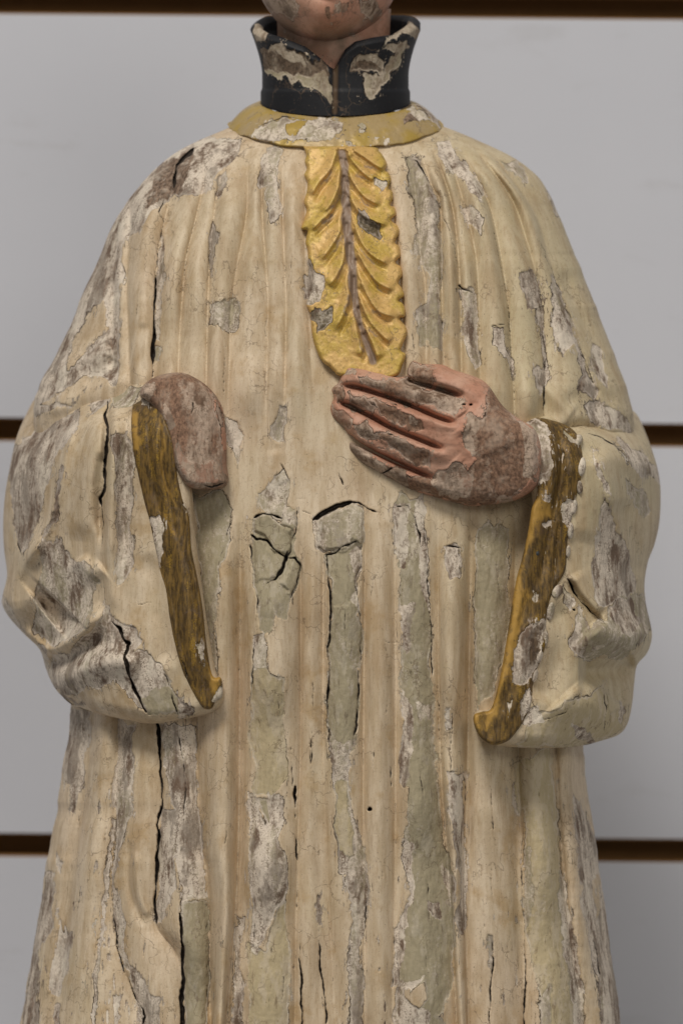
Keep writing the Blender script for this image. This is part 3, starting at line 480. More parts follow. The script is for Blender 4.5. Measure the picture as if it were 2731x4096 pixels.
# sleeves ------------------------------------------------------------
def dist_to(x, v, pts): return seg_dist(x, v, crom(pts, 5))[0]
sl = Wear(); sl.cap = 8.0
for p, t in [([(250, 520), (450, 440), (440, 540), (345, 690), (290, 800), (262, 980), (200, 1130), (130, 1280), (88, 1180), (62, 980), (45, 750), (120, 640)], 0.72), ([(610, 610), (700, 580), (735, 700), (750, 950), (730, 1120), (755, 1250), (700, 1400), (655, 1440), (640, 1250), (650, 1000), (630, 800)], 0.52),
             ([(340, 800), (360, 830), (320, 1060), (210, 1260), (250, 1150), (300, 1050)], 0.85), ([(200, 1240), (330, 1180), (385, 1290), (520, 1345), (572, 1440), (480, 1640), (290, 1795), (180, 1690), (200, 1470), (240, 1350)], 0.42),
             ([(280, 1850), (480, 1690), (590, 1570), (640, 1640), (745, 1660), (770, 1760), (740, 1820), (800, 1820), (890, 1890), (960, 2040), (1060, 2115), (990, 2150), (820, 2150), (720, 2090), (640, 1960), (480, 2055), (400, 2055), (320, 2000), (270, 1900)], 0.52),
             ([(780, 2065), (880, 2020), (960, 2040), (975, 2140), (830, 2140)], 0.1), ([(0, 1480), (40, 1540), (120, 1680), (230, 1800), (320, 2010), (300, 2020), (200, 1830), (0, 1600)], 0.6), ([(500, 420), (590, 360), (620, 400), (560, 470), (520, 500)], 0.6), ([(610, 330), (800, 330), (740, 440), (640, 430)], 0.25),
             ([(300, 1990), (400, 2070), (560, 2120), (480, 2110), (340, 2060)], 0.8)]: sl.lose(zSL(p), t)
sl.keep(zSL([(400, 2055), (640, 1965), (690, 2070), (745, 2150), (500, 2120)])); sl.keep(zSL([(90, 1480), (180, 1380), (190, 1500), (160, 1640), (100, 1560)])); sl.keep(zSL([(480, 1600), (560, 1440), (590, 1500), (540, 1600), (460, 1650)]))
sl.chips(np.full(GX.shape, 0.6) + 0.2 * sst(1300, 1500, GY), 0.6, 22, 34, 131, 0.55); sl.chips(np.full(GX.shape, 0.75), 0.62, 8, 14, 137, 0.9)
sl.split(zSL([(605, 385), (580, 500), (596, 570), (592, 700), (580, 780)]), 5, 8); sl.split(zSL([(580, 780), (580, 900), (558, 960), (572, 1100), (562, 1230)]), 7, 4)
sl.split(zSL([(590, 1560), (620, 1640), (660, 1680), (685, 1740), (712, 1770)]), 4, 11); sl.split(zSL([(712, 1760), (690, 1830), (712, 1920), (740, 2000), (780, 2080), (805, 2140)]), 10, 7); sl.split(zSL([(905, 1920), (950, 2040), (985, 2150)]), 3, 4); sl.split(zSL([(570, 1240), (575, 1440), (595, 1560)]), 1.5, 2)
sl.split(zSL([(100, 1180), (120, 1260), (130, 1310), (160, 1270)]), 3, 2); sl.split(zSL([(250, 500), (400, 450), (510, 405)]), 1.5, 4); sl.split(zSL([(760, 1450), (765, 1550), (900, 1520)]), 1.2)
sl.tint = 0.12 + 0.3 * sst(0.1, 0.5, fbm(GX, GY, 120, 160, 171, 3))
oL = [(245, 872), (190, 880), (130, 895), (86, 910), (58, 958), (37, 1010), (22, 1080), (12, 1140), (8, 1200), (10, 1260), (17, 1320), (8, 1362), (6, 1388), (22, 1418), (55, 1455), (92, 1492), (106, 1535), (122, 1572), (140, 1596), (172, 1622)]
bL = [(172, 1622), (230, 1640), (300, 1655), (350, 1662), (420, 1652), (478, 1640)]
iL = [(478, 1640), (508, 1622), (516, 1585), (496, 1540), (478, 1440), (462, 1330), (448, 1220), (442, 1130), (430, 1050), (414, 985), (385, 930), (350, 892)]
tL = [(350, 892), (300, 878), (245, 872)]
cL = [(250, 880, 215), (250, 945, 305), (130, 905, 60), (140, 948, 160), (140, 1010, 230), (80, 985, 72), (60, 1035, 115), (215, 910, 228), (330, 890, 320), (330, 1000, 398), (390, 1120, 412), (400, 1300, 418), (470, 1580, 425), (240, 1000, 335), (230, 1300, 335), (120, 1100, 230), (120, 1390, 205), (60, 1380, 165), (30, 1200, 95), (15, 1380, 85), (300, 1500, 395), (160, 1560, 255), (330, 1640, 385), (130, 1530, 190), (200, 1480, 310)]
HS = np.zeros(GX.shape)
for p, h, a, b in [(zSL([(560, 480), (520, 700), (470, 950), (440, 1200)]), 12, 28, 28), (zSL([(640, 420), (620, 700), (600, 1000), (600, 1350)]), 10, 22, 22), (zSL([(420, 520), (360, 720), (320, 950), (230, 1180), (120, 1340)]), 16, 12, 26), (zSL([(400, 480), (320, 700), (280, 950), (180, 1180)]), -14, 18, 18),
                   (zSL([(600, 390), (585, 700), (562, 1000), (566, 1260)]), -14, 9, 9), (zSL([(655, 420), (640, 700), (622, 1000), (612, 1400), (640, 1600)]), 9, 16, 16), (zSL([(330, 1530), (300, 1560), (250, 1600)]), -36, 55, 55), (zSL([(100, 1650), (200, 1760), (300, 1800), (450, 1700), (570, 1540)]), 26, 14, 20), (zSL([(250, 1850), (350, 1850), (480, 1770), (600, 1700)]), -20, 22, 22), (zSL([(320, 1990), (450, 1910), (650, 1860), (780, 1900)]), 18, 26, 30),
                   (zSL([(440, 1280), (500, 1370), (570, 1330)]), 14, 16, 22), (zSL([(260, 1180), (130, 1330), (60, 1500), (110, 1640)]), 18, 18, 20), (zSL([(700, 600), (690, 1000), (700, 1400)]), -8, 16, 16), (zSL([(830, 1250), (880, 1600), (940, 1900)]), -8, 26, 26), (zSL([(560, 700), (540, 900), (545, 1150)]), -8, 10, 10)]: stroke(HS, p, h * 1.7, a, b)
HS += 3 * fbm(GX, GY, 60, 80, 181, 4)
def sleeve_fn(ctrl, outer, others, ro=130, ri=34, drop_o=110, drop_i=62):
    def fn(x, v, sd):
        b = tps(ctrl, x, v) + samp(HS, x, v); so = dist_to(x, v, outer); si = dist_to(x, v, others)
        return b - drop_o * (1 - rnd(so, ro)) - drop_i * (1 - rnd(si, ri))
    return fn
fL = sleeve_fn(cL, oL, bL + iL[1:])
sleeve_back = lambda x, v, sd: -20 - 150 * rnd(sd, 150)
relief('sleeve', oL + bL[1:] + iL[1:] + tL[1:-1], fL, sleeve_back, M_cream, statue, sl)

sr = Wear(); sr.cap = 8.0
for p, t in [([(935, 670), (962, 600), (1000, 640), (1040, 800), (1100, 950), (1150, 1150), (1142, 1245), (1060, 1285), (920, 1295), (886, 1100), (886, 950), (920, 860)], 0.66), ([(985, 1300), (1100, 1265), (1200, 1240), (1275, 1400), (1190, 1560), (1080, 1625), (850, 1612), (756, 1582), (736, 1500), (782, 1400), (802, 1290), (870, 1395), (980, 1410)], 0.3),
             ([(1000, 1300), (1120, 1280), (1180, 1400), (1120, 1500), (1040, 1420)], 0.72), ([(740, 1500), (800, 1400), (850, 1500), (800, 1590)], 0.5), ([(712, 1135), (742, 1180), (785, 1262), (760, 1310), (700, 1262)], 0.4), ([(1050, 250), (1180, 300), (1300, 460), (1310, 560), (1200, 480), (1100, 380)], 0.5), ([(900, 300), (950, 400), (1000, 600), (960, 560), (920, 420)], 0.5),
             ([(1100, 500), (1200, 560), (1260, 700), (1220, 760), (1140, 660)], 0.3), ([(520, 1960), (640, 1960), (800, 1880), (960, 1800), (1000, 1960), (1090, 1900), (1080, 2060), (930, 2140), (640, 2190), (400, 2180), (480, 2060)], -0.2), ([(760, 2040), (820, 2060), (880, 2130), (800, 2110)], 0.7), ([(420, 2000), (540, 1920), (570, 2040), (470, 2060)], 0.5), ([(1060, 1880), (1100, 1930), (1070, 1990)], 0.7)]: sr.lose(zSR(p), t)
sr.chips(np.full(GX.shape, 0.62), 0.6, 16, 30, 231, 0.6); sr.chips(np.full(GX.shape, 0.76), 0.6, 8, 14, 237, 0.9)
sr.split(zSR([(738, 1118), (770, 1200), (830, 1280), (900, 1345), (972, 1410)]), 6, 2.5); sr.split(zSR([(860, 210), (960, 240), (1080, 325)]), 2, 3); sr.split(zSR([(800, 1780), (805, 1860), (730, 1960), (680, 1975), (590, 2000)]), 2, 2); sr.split(zSR([(965, 1840), (975, 1960), (960, 2080)]), 2.5, 2); sr.split(zSR([(510, 1760), (512, 1880), (560, 1990)]), 4, 2); sr.split(zSR([(700, 990), (760, 1150)]), 1)
sr.split(zSR([(768, 1318), (776, 1322)]), 6)
sr.tint = 0.62 + 0.35 * sst(-0.2, 0.4, fbm(GX, GY, 120, 160, 271, 3)) - 0.3 * sst(1330, 1180, GX)
oR = [(1310, 955), (1370, 945), (1425, 938), (1458, 948), (1482, 995), (1500, 1045), (1512, 1090), (1516, 1140), (1513, 1200), (1502, 1250), (1487, 1290), (1479, 1340), (1482, 1385), (1492, 1430), (1496, 1462), (1486, 1498), (1462, 1528), (1456, 1565), (1450, 1620), (1439, 1664), (1418, 1688), (1376, 1702), (1338, 1712)]
bR = [(1338, 1712), (1268, 1718), (1180, 1716), (1125, 1708), (1098, 1690)]
iR = [(1098, 1690), (1086, 1650), (1098, 1632), (1126, 1626), (1144, 1575), (1158, 1500), (1176, 1395), (1188, 1330), (1202, 1285), (1216, 1210), (1222, 1150), (1205, 1060), (1212, 975)]
tR = [(1212, 975), (1240, 958), (1275, 952), (1310, 955)]
cR = [(1230, 1050, 392), (1215, 990, 375), (1180, 1300, 402), (1150, 1500, 415), (1100, 1660, 432), (1320, 1300, 345), (1290, 1120, 365), (1400, 1150, 295), (1450, 1200, 215), (1500, 1150, 110), (1400, 1450, 305), (1485, 1440, 150), (1300, 1600, 375), (1425, 1620, 225), (1250, 1690, 395), (1330, 955, 215), (1340, 1000, 290), (1420, 950, 70), (1440, 1035, 190), (1455, 985, 60), (1270, 970, 330), (1400, 1560, 262)]
for p, h, a, b in [(zSR([(760, 190), (900, 240), (1050, 340), (1280, 480)]), 14, 22, 26), (zSR([(900, 300), (970, 480), (1010, 620), (1090, 880), (1150, 1120)]), 16, 30, 14), (zSR([(1060, 620), (1130, 860), (1190, 1120)]), -16, 22, 22), (zSR([(740, 1120), (800, 1230), (900, 1345), (990, 1410)]), -12, 8, 8), (zSR([(780, 1080), (860, 1230), (960, 1330)]), 10, 16, 16),
                   (zSR([(880, 1400), (1000, 1500), (1140, 1500), (1240, 1420)]), 34, 44, 40), (zSR([(800, 1690), (920, 1690), (1050, 1670), (1160, 1620)]), -44, 26, 34), (zSR([(1000, 1880), (1080, 1800), (1120, 1700)]), -12, 30, 30), (zSR([(650, 1250), (700, 1500), (640, 1750), (560, 1900)]), -12, 34, 34), (zSR([(700, 1850), (800, 1950), (950, 1900)]), 14, 50, 50), (zSR([(840, 350), (880, 600), (830, 900)]), 8, 40, 40)]: stroke(HS, p, h * 1.7, a, b)
fR = sleeve_fn(cR, oR, bR + iR[1:] + tR[1:])
relief('sleeve', oR + bR[1:] + iR[1:] + tR[1:-1], fR, sleeve_back, M_cream, statue, sr)

# cuff trims ----------------------------------------------------------
tw = Wear()
tw.lose(zST([(310, 1060), (370, 1040), (400, 1090), (408, 1220), (390, 1300), (375, 1370), (340, 1250), (330, 1150)]), 0.42)
tw.lose(zST([(250, 290), (310, 300), (310, 380), (260, 350)]), 0.3); tw.lose(zST([(600, 1840), (660, 1800), (650, 1900), (625, 1960)]), 0.4); tw.lose(zST([(700, 2160), (780, 2100), (770, 2190), (730, 2230)]), 0.3); tw.lose(zST([(500, 600), (560, 680), (590, 780), (580, 1000), (540, 960), (510, 800)]), 0.35)
tw.split(zST([(495, 1890), (520, 1960), (535, 2000), (545, 2080), (570, 2150), (610, 2260)]), 3, 3); tw.split(zST([(320, 190), (318, 300)]), 3)
for p in [[(195, 340), (240, 420), (255, 600), (240, 640), (205, 620)], [(440, 1800), (480, 1860), (470, 1880), (440, 1850)], [(655, 1830), (690, 2020), (760, 2060), (750, 2140), (700, 2120), (660, 1960)], [(290, 1080), (300, 1060), (420, 1560), (410, 1560)]]:
    b = box(zST(p), 10); tw.tint[b] = np.maximum(tw.tint[b], sst(-3, 4, poly_sdf(WX[b], WY[b], zST(p))))
for p in [[(370, 430), (390, 560), (375, 760), (440, 900), (480, 960)], [(400, 1030), (440, 1100), (470, 1160)]]:
    P = zST(p); b = box(P, 20); dd, _, _ = seg_dist(WX[b], WY[b], crom(P)); tw.tint[b] = np.maximum(tw.tint[b], 0.6 * sst(6, 0, dd))
trL = zST([(205, 345), (192, 480), (210, 660), (262, 900), (310, 1080), (370, 1370), (410, 1500), (430, 1660), (470, 1860), (510, 2000), (560, 2110), (640, 2240), (700, 2250), (725, 2210), (770, 2170), (760, 2060), (705, 2040), (670, 1850), (645, 1620), (610, 1420), (575, 1250), (560, 1050), (520, 930), (490, 780), (470, 600), (420, 440), (370, 330), (290, 300)])
HT = np.zeros(GX.shape)
for p, h, w in [([(330, 420), (370, 760), (440, 1000), (500, 1400), (560, 1800), (620, 2150)], 7, 14), ([(300, 450), (330, 800), (400, 1100)], -4, 5), ([(375, 450), (390, 700), (450, 1000), (480, 1200)], -5, 5), ([(440, 1450), (500, 1800), (560, 2080)], -4, 5), ([(540, 1250), (590, 1600), (620, 1850)], -4, 6)]: stroke(HT, zST(p), h, w)
HT += 2.5 * fbm(GX, GY, 14, 120, 301, 4) + 2 * fbm(GX, GY, 30, 40, 303, 3)
trimL = relief('cuff_trim', trL, lambda x, v, sd: tps(cL, x, v) + samp(HS, x, v) + 8 + samp(HT, x, v) - 18 * (1 - rnd(sd, 9)), lambda x, v, sd: tps(cL, x, v) - 50, M_trim, statue, tw)

tv = Wear()
for p, t in [([(440, 1440), (500, 1390), (600, 1400), (615, 1470), (580, 1620), (530, 1720), (500, 1770), (405, 1760), (410, 1600)], 0.45), ([(530, 1420), (570, 1430), (560, 1600), (520, 1640)], 0.9), ([(450, 130), (560, 110), (620, 140), (640, 350), (630, 520), (590, 520), (520, 600), (500, 400)], 0.45), ([(705, 640), (790, 630), (780, 720), (720, 780), (690, 760)], 0.35),
             ([(720, 190), (790, 220), (810, 280), (770, 270)], 0.4), ([(700, 330), (715, 350), (710, 430), (695, 400)], 0.35), ([(500, 1205), (540, 1205), (535, 1260), (510, 1250)], 0.33), ([(440, 1900), (500, 1800), (520, 1960), (450, 2000)], 0.55), ([(580, 760), (620, 740), (620, 790), (590, 790)], 0.4), ([(600, 590), (640, 610), (630, 650), (600, 650)], 0.5), ([(360, 1880), (400, 1900), (380, 1960)], 0.4)]: tv.lose(zSR(p), t)
tv.split(zSR([(690, 780), (665, 900), (655, 1050), (650, 1150)]), 3, 3); tv.split(zSR([(590, 720), (650, 760), (640, 730)]), 2)
for p in [[(400, 1130), (450, 1000), (500, 800), (540, 640), (620, 540), (600, 700), (520, 900), (460, 1000), (440, 1170), (480, 1200), (430, 1400), (400, 1750), (340, 1780), (300, 1960), (230, 2060), (140, 2040), (150, 1960), (260, 1930), (330, 1600)], [(560, 640), (640, 660), (630, 740), (580, 720)]]:
    b = box(zSR(p), 14); tv.tint[b] = np.maximum(tv.tint[b], sst(-4, 4, poly_sdf(WX[b], WY[b], zSR(p))))
trR = zSR([(460, 150), (540, 112), (640, 128), (730, 160), (790, 210), (815, 280), (835, 380), (822, 500), (795, 600), (775, 700), (745, 830), (735, 960), (720, 1080), (660, 1180), (620, 1280), (605, 1400), (608, 1500), (570, 1640), (525, 1740), (510, 1900), (470, 2000), (420, 2080), (360, 2140), (270, 2165), (190, 2120), (148, 2030), (150, 1975), (200, 1955), (255, 1935), (300, 1790), (340, 1580), (385, 1290), (415, 1120), (450, 990), (490, 810), (510, 680), (540, 600), (540, 480), (490, 300)])
for p, h, w in [([(640, 140), (690, 300), (690, 500), (640, 750), (600, 950), (540, 1200)], -7, 8), ([(580, 130), (640, 320), (640, 520), (560, 700)], 9, 12), ([(740, 180), (760, 350), (740, 560), (700, 750)], 8, 12), ([(680, 760), (660, 950), (650, 1130)], -6, 4), ([(560, 640), (520, 900), (450, 1250), (380, 1600), (300, 1900)], 6, 14), ([(480, 1200), (420, 1500), (390, 1750)], -5, 8), ([(560, 1350), (480, 1500), (440, 1800), (330, 2080)], 8, 14)]: stroke(HT, zSR(p), h, w)
frT = lambda x, v: tps(cR, x, v) + samp(HS, x, v)
trimR = relief('cuff_trim', trR, lambda x, v, sd: frT(x, v) + 8 + samp(HT, x, v) - 18 * (1 - rnd(sd, 8)), lambda x, v, sd: frT(x, v) - 50, M_trim, statue, tv)
trimR['label'] = 'brighter gilt cuff band with scalloped outer edge'
bead = Wear(); bead.loss[:] = 20; bead.typ[:] = 0.45
bead.typ += 0.3 * fbm(GX, GY, 30, 30, 401, 2)
for (cx_, cy_, rx, ry, an) in [(800, 255, 26, 42, 20), (822, 420, 28, 62, 8), (808, 545, 22, 46, -8), (772, 670, 26, 50, 8), (752, 820, 22, 54, 2), (738, 950, 16, 40, 5), (670, 1200, 32, 46, 30), (628, 1325, 26, 60, 10), (598, 1490, 18, 54, 0), (560, 1610, 20, 50, 15), (530, 1730, 20, 44, 15)]:
    a = math.radians(an); pts = []
    for k in range(12):
        q = 2 * math.pi * k / 12; ex, ey = rx * math.cos(q), ry * math.sin(q); pts.append((cx_ + ex * math.cos(a) - ey * math.sin(a), cy_ + ex * math.sin(a) + ey * math.cos(a)))
    relief('scallop', zSR(pts), lambda x, v, sd: frT(x, v) + 15 * rnd(sd, 11) - 2, lambda x, v, sd: frT(x, v) - 20, M_cream, trimR, bead)

# hand and arm stump ---------------------------------------------------
hw = Wear()
for p, t in [([(870, 380), (930, 425), (965, 380), (1000, 240), (1150, 430), (1215, 520), (1215, 740), (1130, 840), (900, 880), (720, 830), (540, 800), (548, 720), (700, 765), (718, 700), (830, 680), (880, 705), (924, 640), (912, 605), (856, 550), (880, 470)], 0.95), ([(870, 385), (960, 400), (950, 470), (900, 500), (915, 600), (860, 545)], 0.6),
             ([(720, 700), (830, 678), (890, 720), (880, 820), (760, 820), (700, 780)], 0.5), ([(250, 525), (360, 590), (420, 650), (545, 700), (545, 790), (430, 730), (320, 660), (245, 590)], 0.6), ([(355, 320), (450, 340), (560, 380), (645, 440), (645, 495), (560, 495), (545, 450), (480, 455), (420, 405)], 0.92),
             ([(300, 195), (560, 230), (700, 280), (790, 340), (800, 415), (740, 365), (600, 335), (560, 345), (450, 290), (330, 240)], 0.8), ([(350, 490), (460, 500), (560, 560), (680, 620), (692, 705), (600, 665), (480, 600), (380, 540)], 0.82), ([(160, 355), (222, 360), (268, 410), (240, 475), (175, 430)], 0.42), ([(165, 250), (225, 235), (235, 300), (190, 325)], 1.0), ([(215, 165), (300, 165), (290, 210), (220, 190)], 0.7),
             ([(555, 120), (690, 140), (700, 235), (640, 245), (555, 210)], 0.9), ([(1150, 425), (1240, 480), (1240, 780), (1180, 700), (1195, 560)], 0.5), ([(600, 600), (690, 610), (688, 655), (610, 640)], 1.0), ([(250, 290), (340, 310), (400, 380), (380, 410), (260, 350)], 0.8), ([(600, 235), (800, 300), (860, 340), (800, 400), (700, 330), (610, 300)], 0.6), ([(260, 430), (360, 470), (400, 530), (300, 520)], 0.55), ([(560, 400), (600, 420), (600, 450), (570, 440)], 0.5), ([(760, 300), (810, 370), (800, 410), (770, 350)], 0.6), ([(1050, 850), (1120, 850), (1120, 960), (1060, 970)], 0.6)]: hw.lose(zH(p), t)
hw.chips(np.full(GX.shape, 0.8), 0.52, 30, 10, 501, 0.7)
hw.split(zH([(850, 345), (864, 348)]), 8); hw.split(zH([(884, 350), (897, 352)]), 7); hw.split(zH([(415, 720), (485, 680)]), 2, 4); hw.split(zH([(460, 505), (540, 535)]), 3, 2); hw.split(zH([(1015, 490), (1030, 525)]), 2.5); hw.split(zH([(470, 340), (510, 355)]), 2)
hand_o = zH([(558, 200), (562, 160), (590, 122), (640, 138), (740, 142), (800, 168), (920, 208), (982, 250), (1060, 360), (1150, 430), (1225, 480), (1260, 600), (1245, 760), (1160, 835), (1060, 866), (900, 880), (800, 862), (700, 836), (560, 798), (430, 732), (320, 668), (252, 600), (244, 545), (228, 480), (172, 432), (152, 370), (172, 312), (162, 268), (198, 235), (216, 190), (258, 146), (400, 178), (500, 206)])
HH = np.zeros(GX.shape)
for p, h, a in [([(200, 250), (300, 262), (420, 300), (560, 350), (720, 420), (820, 450)], -42, 6.5), ([(190, 335), (260, 360), (370, 415), (480, 475), (650, 545), (760, 590)], -42, 6.5), ([(240, 500), (300, 550), (400, 605), (560, 680), (720, 745)], -40, 6.5), ([(540, 222), (620, 240), (720, 268), (860, 310)], -46, 8),
                ([(240, 200), (400, 235), (600, 290), (820, 360)], 12, 15), ([(200, 295), (400, 345), (600, 410), (840, 470)], 10, 14), ([(210, 420), (400, 495), (600, 570), (800, 640)], 11, 15), ([(280, 590), (420, 665), (600, 745), (780, 790)], 8, 13), ([(580, 175), (700, 195), (860, 270), (980, 330)], 14, 20),
                ([(820, 360), (850, 400)], 8, 16), ([(840, 470), (860, 500)], 8, 16), ([(800, 640), (830, 670)], 6, 16), ([(900, 350), (1000, 450), (1080, 600)], 10, 46)]: stroke(HH, zH(p), h, a)
HH += 2.4 * fbm(GX, GY, 40, 14, 511, 4)
cH = [(780, 860, 372), (775, 940, 372), (815, 1030, 372), (900, 900, 392), (900, 1000, 398), (930, 1080, 380), (1050, 900, 400), (1060, 980, 428), (1060, 1080, 410), (1180, 1000, 428), (1200, 1080, 420), (1130, 1150, 395), (1100, 900, 392), (950, 850, 378)]
handR = relief('hand', hand_o, lambda x, v, sd: tps(cH, x, v) + 8 + samp(HH, x, v) - 52 * (1 - rnd(sd, 27)), lambda x, v, sd: body(x, v) - 50, M_skin, statue, hw)
handR['label'] = 'flesh-coloured hand with four long fingers laid on the chest'
st = Wear(); st.loss[:] = 18; st.typ[:] = 0.86 + 0.2 * fbm(GX, GY, 26, 90, 601, 3)
st.keep(zST([(700, 280), (760, 330), (800, 470), (800, 700), (770, 640), (765, 470), (720, 340)])); st.split(zST([(585, 330), (570, 410)]), 3); st.split(zST([(500, 480), (480, 620)]), 3); st.split(zST([(620, 840), (700, 860), (800, 825)]), 4)
st.lose(zST([(485, 600), (555, 700), (600, 760), (590, 870), (500, 840), (470, 720)]), 0.36); st.lose(zST([(720, 300), (770, 360), (790, 480), (770, 470), (745, 380)]), 0.35); st.lose(zST([(770, 620), (800, 640), (800, 800), (770, 760)]), 0.4); st.lose(zST([(250, 290), (270, 230), (330, 190), (330, 240), (290, 300)]), 0.45); st.lose(zST([(400, 360), (425, 380), (445, 480), (430, 500)]), 0.4); st.lose(zST([(560, 690), (620, 740), (690, 720), (680, 800), (720, 830), (600, 800)]), 0.33)
stump_o = zST([(252, 285), (262, 235), (320, 185), (400, 152), (510, 142), (600, 176), (685, 238), (755, 330), (785, 450), (795, 600), (796, 720), (806, 832), (745, 872), (670, 878), (566, 862), (505, 800), (450, 690), (415, 560), (380, 440), (330, 350)])
cS = [(330, 900, 395), (416, 865, 392), (500, 920, 385), (515, 1020, 380), (510, 1100, 400), (440, 940, 415), (450, 1030, 425), (400, 960, 418), (480, 1090, 418)]
relief('forearm_stump', stump_o, lambda x, v, sd: tps(cS, x, v) + 5 + 5 * fbm(x, v, 16, 70, 611, 4) - 46 * (1 - rnd(sd, 20)), lambda x, v, sd: body(x, v) - 60, M_skin, statue, st)['label'] = 'bare brown end of a broken-off forearm'

# jabot ------------------------------------------------------------------
jw = Wear()
for p, t in [([(985, 470), (1060, 465), (1140, 490), (1140, 540), (1080, 590), (1050, 550), (990, 520)], 0.85), ([(1020, 478), (1080, 485), (1110, 520), (1050, 520)], 0.4), ([(850, 750), (960, 780), (1030, 870), (1075, 985), (1040, 1015), (940, 940), (850, 880)], 1.0), ([(425, 1640), (500, 1620), (520, 1660), (600, 1610), (620, 1650), (600, 1800), (540, 1890), (480, 1890), (490, 1780), (425, 1740)], 0.9),
             ([(400, 1240), (480, 1300), (575, 1320), (565, 1450), (490, 1560), (380, 1600), (360, 1500)], 0.5)]: jw.lose(zJ(p), t)
jw.chips(np.full(GX.shape, 0.7), 0.66, 9, 9, 701, 0.9)
stem = zJ([(715, 250), (735, 420), (745, 620), (755, 900), (780, 1120), (805, 1320), (830, 1560), (850, 1700), (890, 1830), (935, 1960), (990, 2120)]); sw = [(0, 9), (0.15, 9), (0.3, 12), (0.5, 11), (0.7, 7), (0.85, 7), (1, 8)]
bS = box(stem, 40); ds, ss_, ts = seg_dist(GX[bS], GY[bS], crom(stem)); wS = np.interp(ts, [a for a, b in sw], [b for a, b in sw]) * (1 + 0.6 * vnoise(GX[bS], GY[bS], 14, 20, 71))
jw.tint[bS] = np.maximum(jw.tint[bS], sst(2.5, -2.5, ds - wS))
HJ = np.zeros(GX.shape); HJ[bS] -= 7 * sst(5, -3, ds - wS)
crL = [[(660, 250), (600, 400), (500, 520), (430, 640)], [(690, 410), (670, 560), (610, 700), (540, 790)], [(690, 560), (620, 760), (520, 860), (430, 950)], [(715, 830), (690, 950), (620, 1080), (515, 1220)], [(740, 1010), (725, 1200), (660, 1350), (590, 1450)], [(780, 1310), (775, 1500), (730, 1680), (640, 1850)], [(830, 1740), (850, 1880), (890, 1990), (860, 2080)]]
crR = [[(775, 265), (840, 360), (930, 450), (1010, 500)], [(830, 230), (920, 290), (1020, 360), (1090, 400)], [(785, 460), (860, 580), (940, 660), (1060, 720)], [(800, 680), (880, 790), (980, 850), (1130, 900)], [(835, 930), (900, 1070), (1000, 1180), (1140, 1250)], [(865, 1160), (950, 1310), (1050, 1420), (1180, 1480)], [(890, 1420), (980, 1590), (1060, 1680), (1200, 1720)], [(885, 1590), (960, 1750), (1050, 1860), (1160, 1960)], [(930, 1830), (990, 1960), (1040, 2100)]]
for c in crL: stroke(HJ, zJ(c), 12, 4, 15, (0, 1)); q = np.array(c) + np.array([38, 60]); stroke(HJ, zJ(q), -7, 5, 5, (0, 1))
for c in crR: stroke(HJ, zJ(c), 12, 15, 4, (0, 1)); q = np.array(c) + np.array([-25, 55]); stroke(HJ, zJ(q), -7, 5, 5, (0, 1))
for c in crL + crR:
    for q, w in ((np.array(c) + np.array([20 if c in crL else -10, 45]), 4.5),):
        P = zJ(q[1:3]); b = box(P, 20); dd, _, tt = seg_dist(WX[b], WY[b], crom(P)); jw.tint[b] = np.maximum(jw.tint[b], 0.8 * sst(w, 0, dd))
HJ += 1.8 * fbm(GX, GY, 12, 12, 711, 3)
jab_o = zJ([(365, 190), (390, 270), (378, 330), (396, 390), (374, 450), (402, 520), (396, 600), (372, 690), (394, 760), (374, 840), (346, 930), (400, 950), (384, 1050), (402, 1120), (412, 1220), (440, 1300), (440, 1480), (392, 1600), (428, 1700), (436, 1830), (462, 1960), (500, 2060), (545, 2130), (600, 2170), (640, 2210), (700, 2250), (1000, 2290), (1200, 2250), (1250, 2160), (1282, 2060), (1240, 2020),
              (1262, 1950), (1296, 1865), (1278, 1800), (1226, 1735), (1270, 1720), (1278, 1660), (1255, 1600), (1222, 1570), (1266, 1530), (1250, 1470), (1218, 1410), (1252, 1340), (1236, 1270), (1192, 1232), (1236, 1170), (1222, 1090), (1186, 1048), (1226, 960), (1206, 900), (1152, 852), (1196, 800), (1182, 740), (1146, 718), (1168, 650), (1158, 590), (1128, 565), (1152, 490), (1130, 430), (1098, 404), (1114, 350), (1080, 280), (1040, 235), (960, 195)])
cJ = [(700, 340, 205), (790, 338, 210), (870, 345, 203), (720, 600, 295), (790, 600, 300), (900, 600, 290), (740, 840, 345), (830, 850, 345), (915, 840, 338)]
relief('jabot', jab_o, lambda x, v, sd: np.maximum(tps(cJ, x, v) + 20, body(x, v) + 8) + samp(HJ, x, v) - 4 - 20 * (1 - rnd(sd, 9)), lambda x, v, sd: body(x, v) - 30, M_gold, statue, jw, cell=1.7)['label'] = 'gilt carved jabot of leaf-like ruffles'

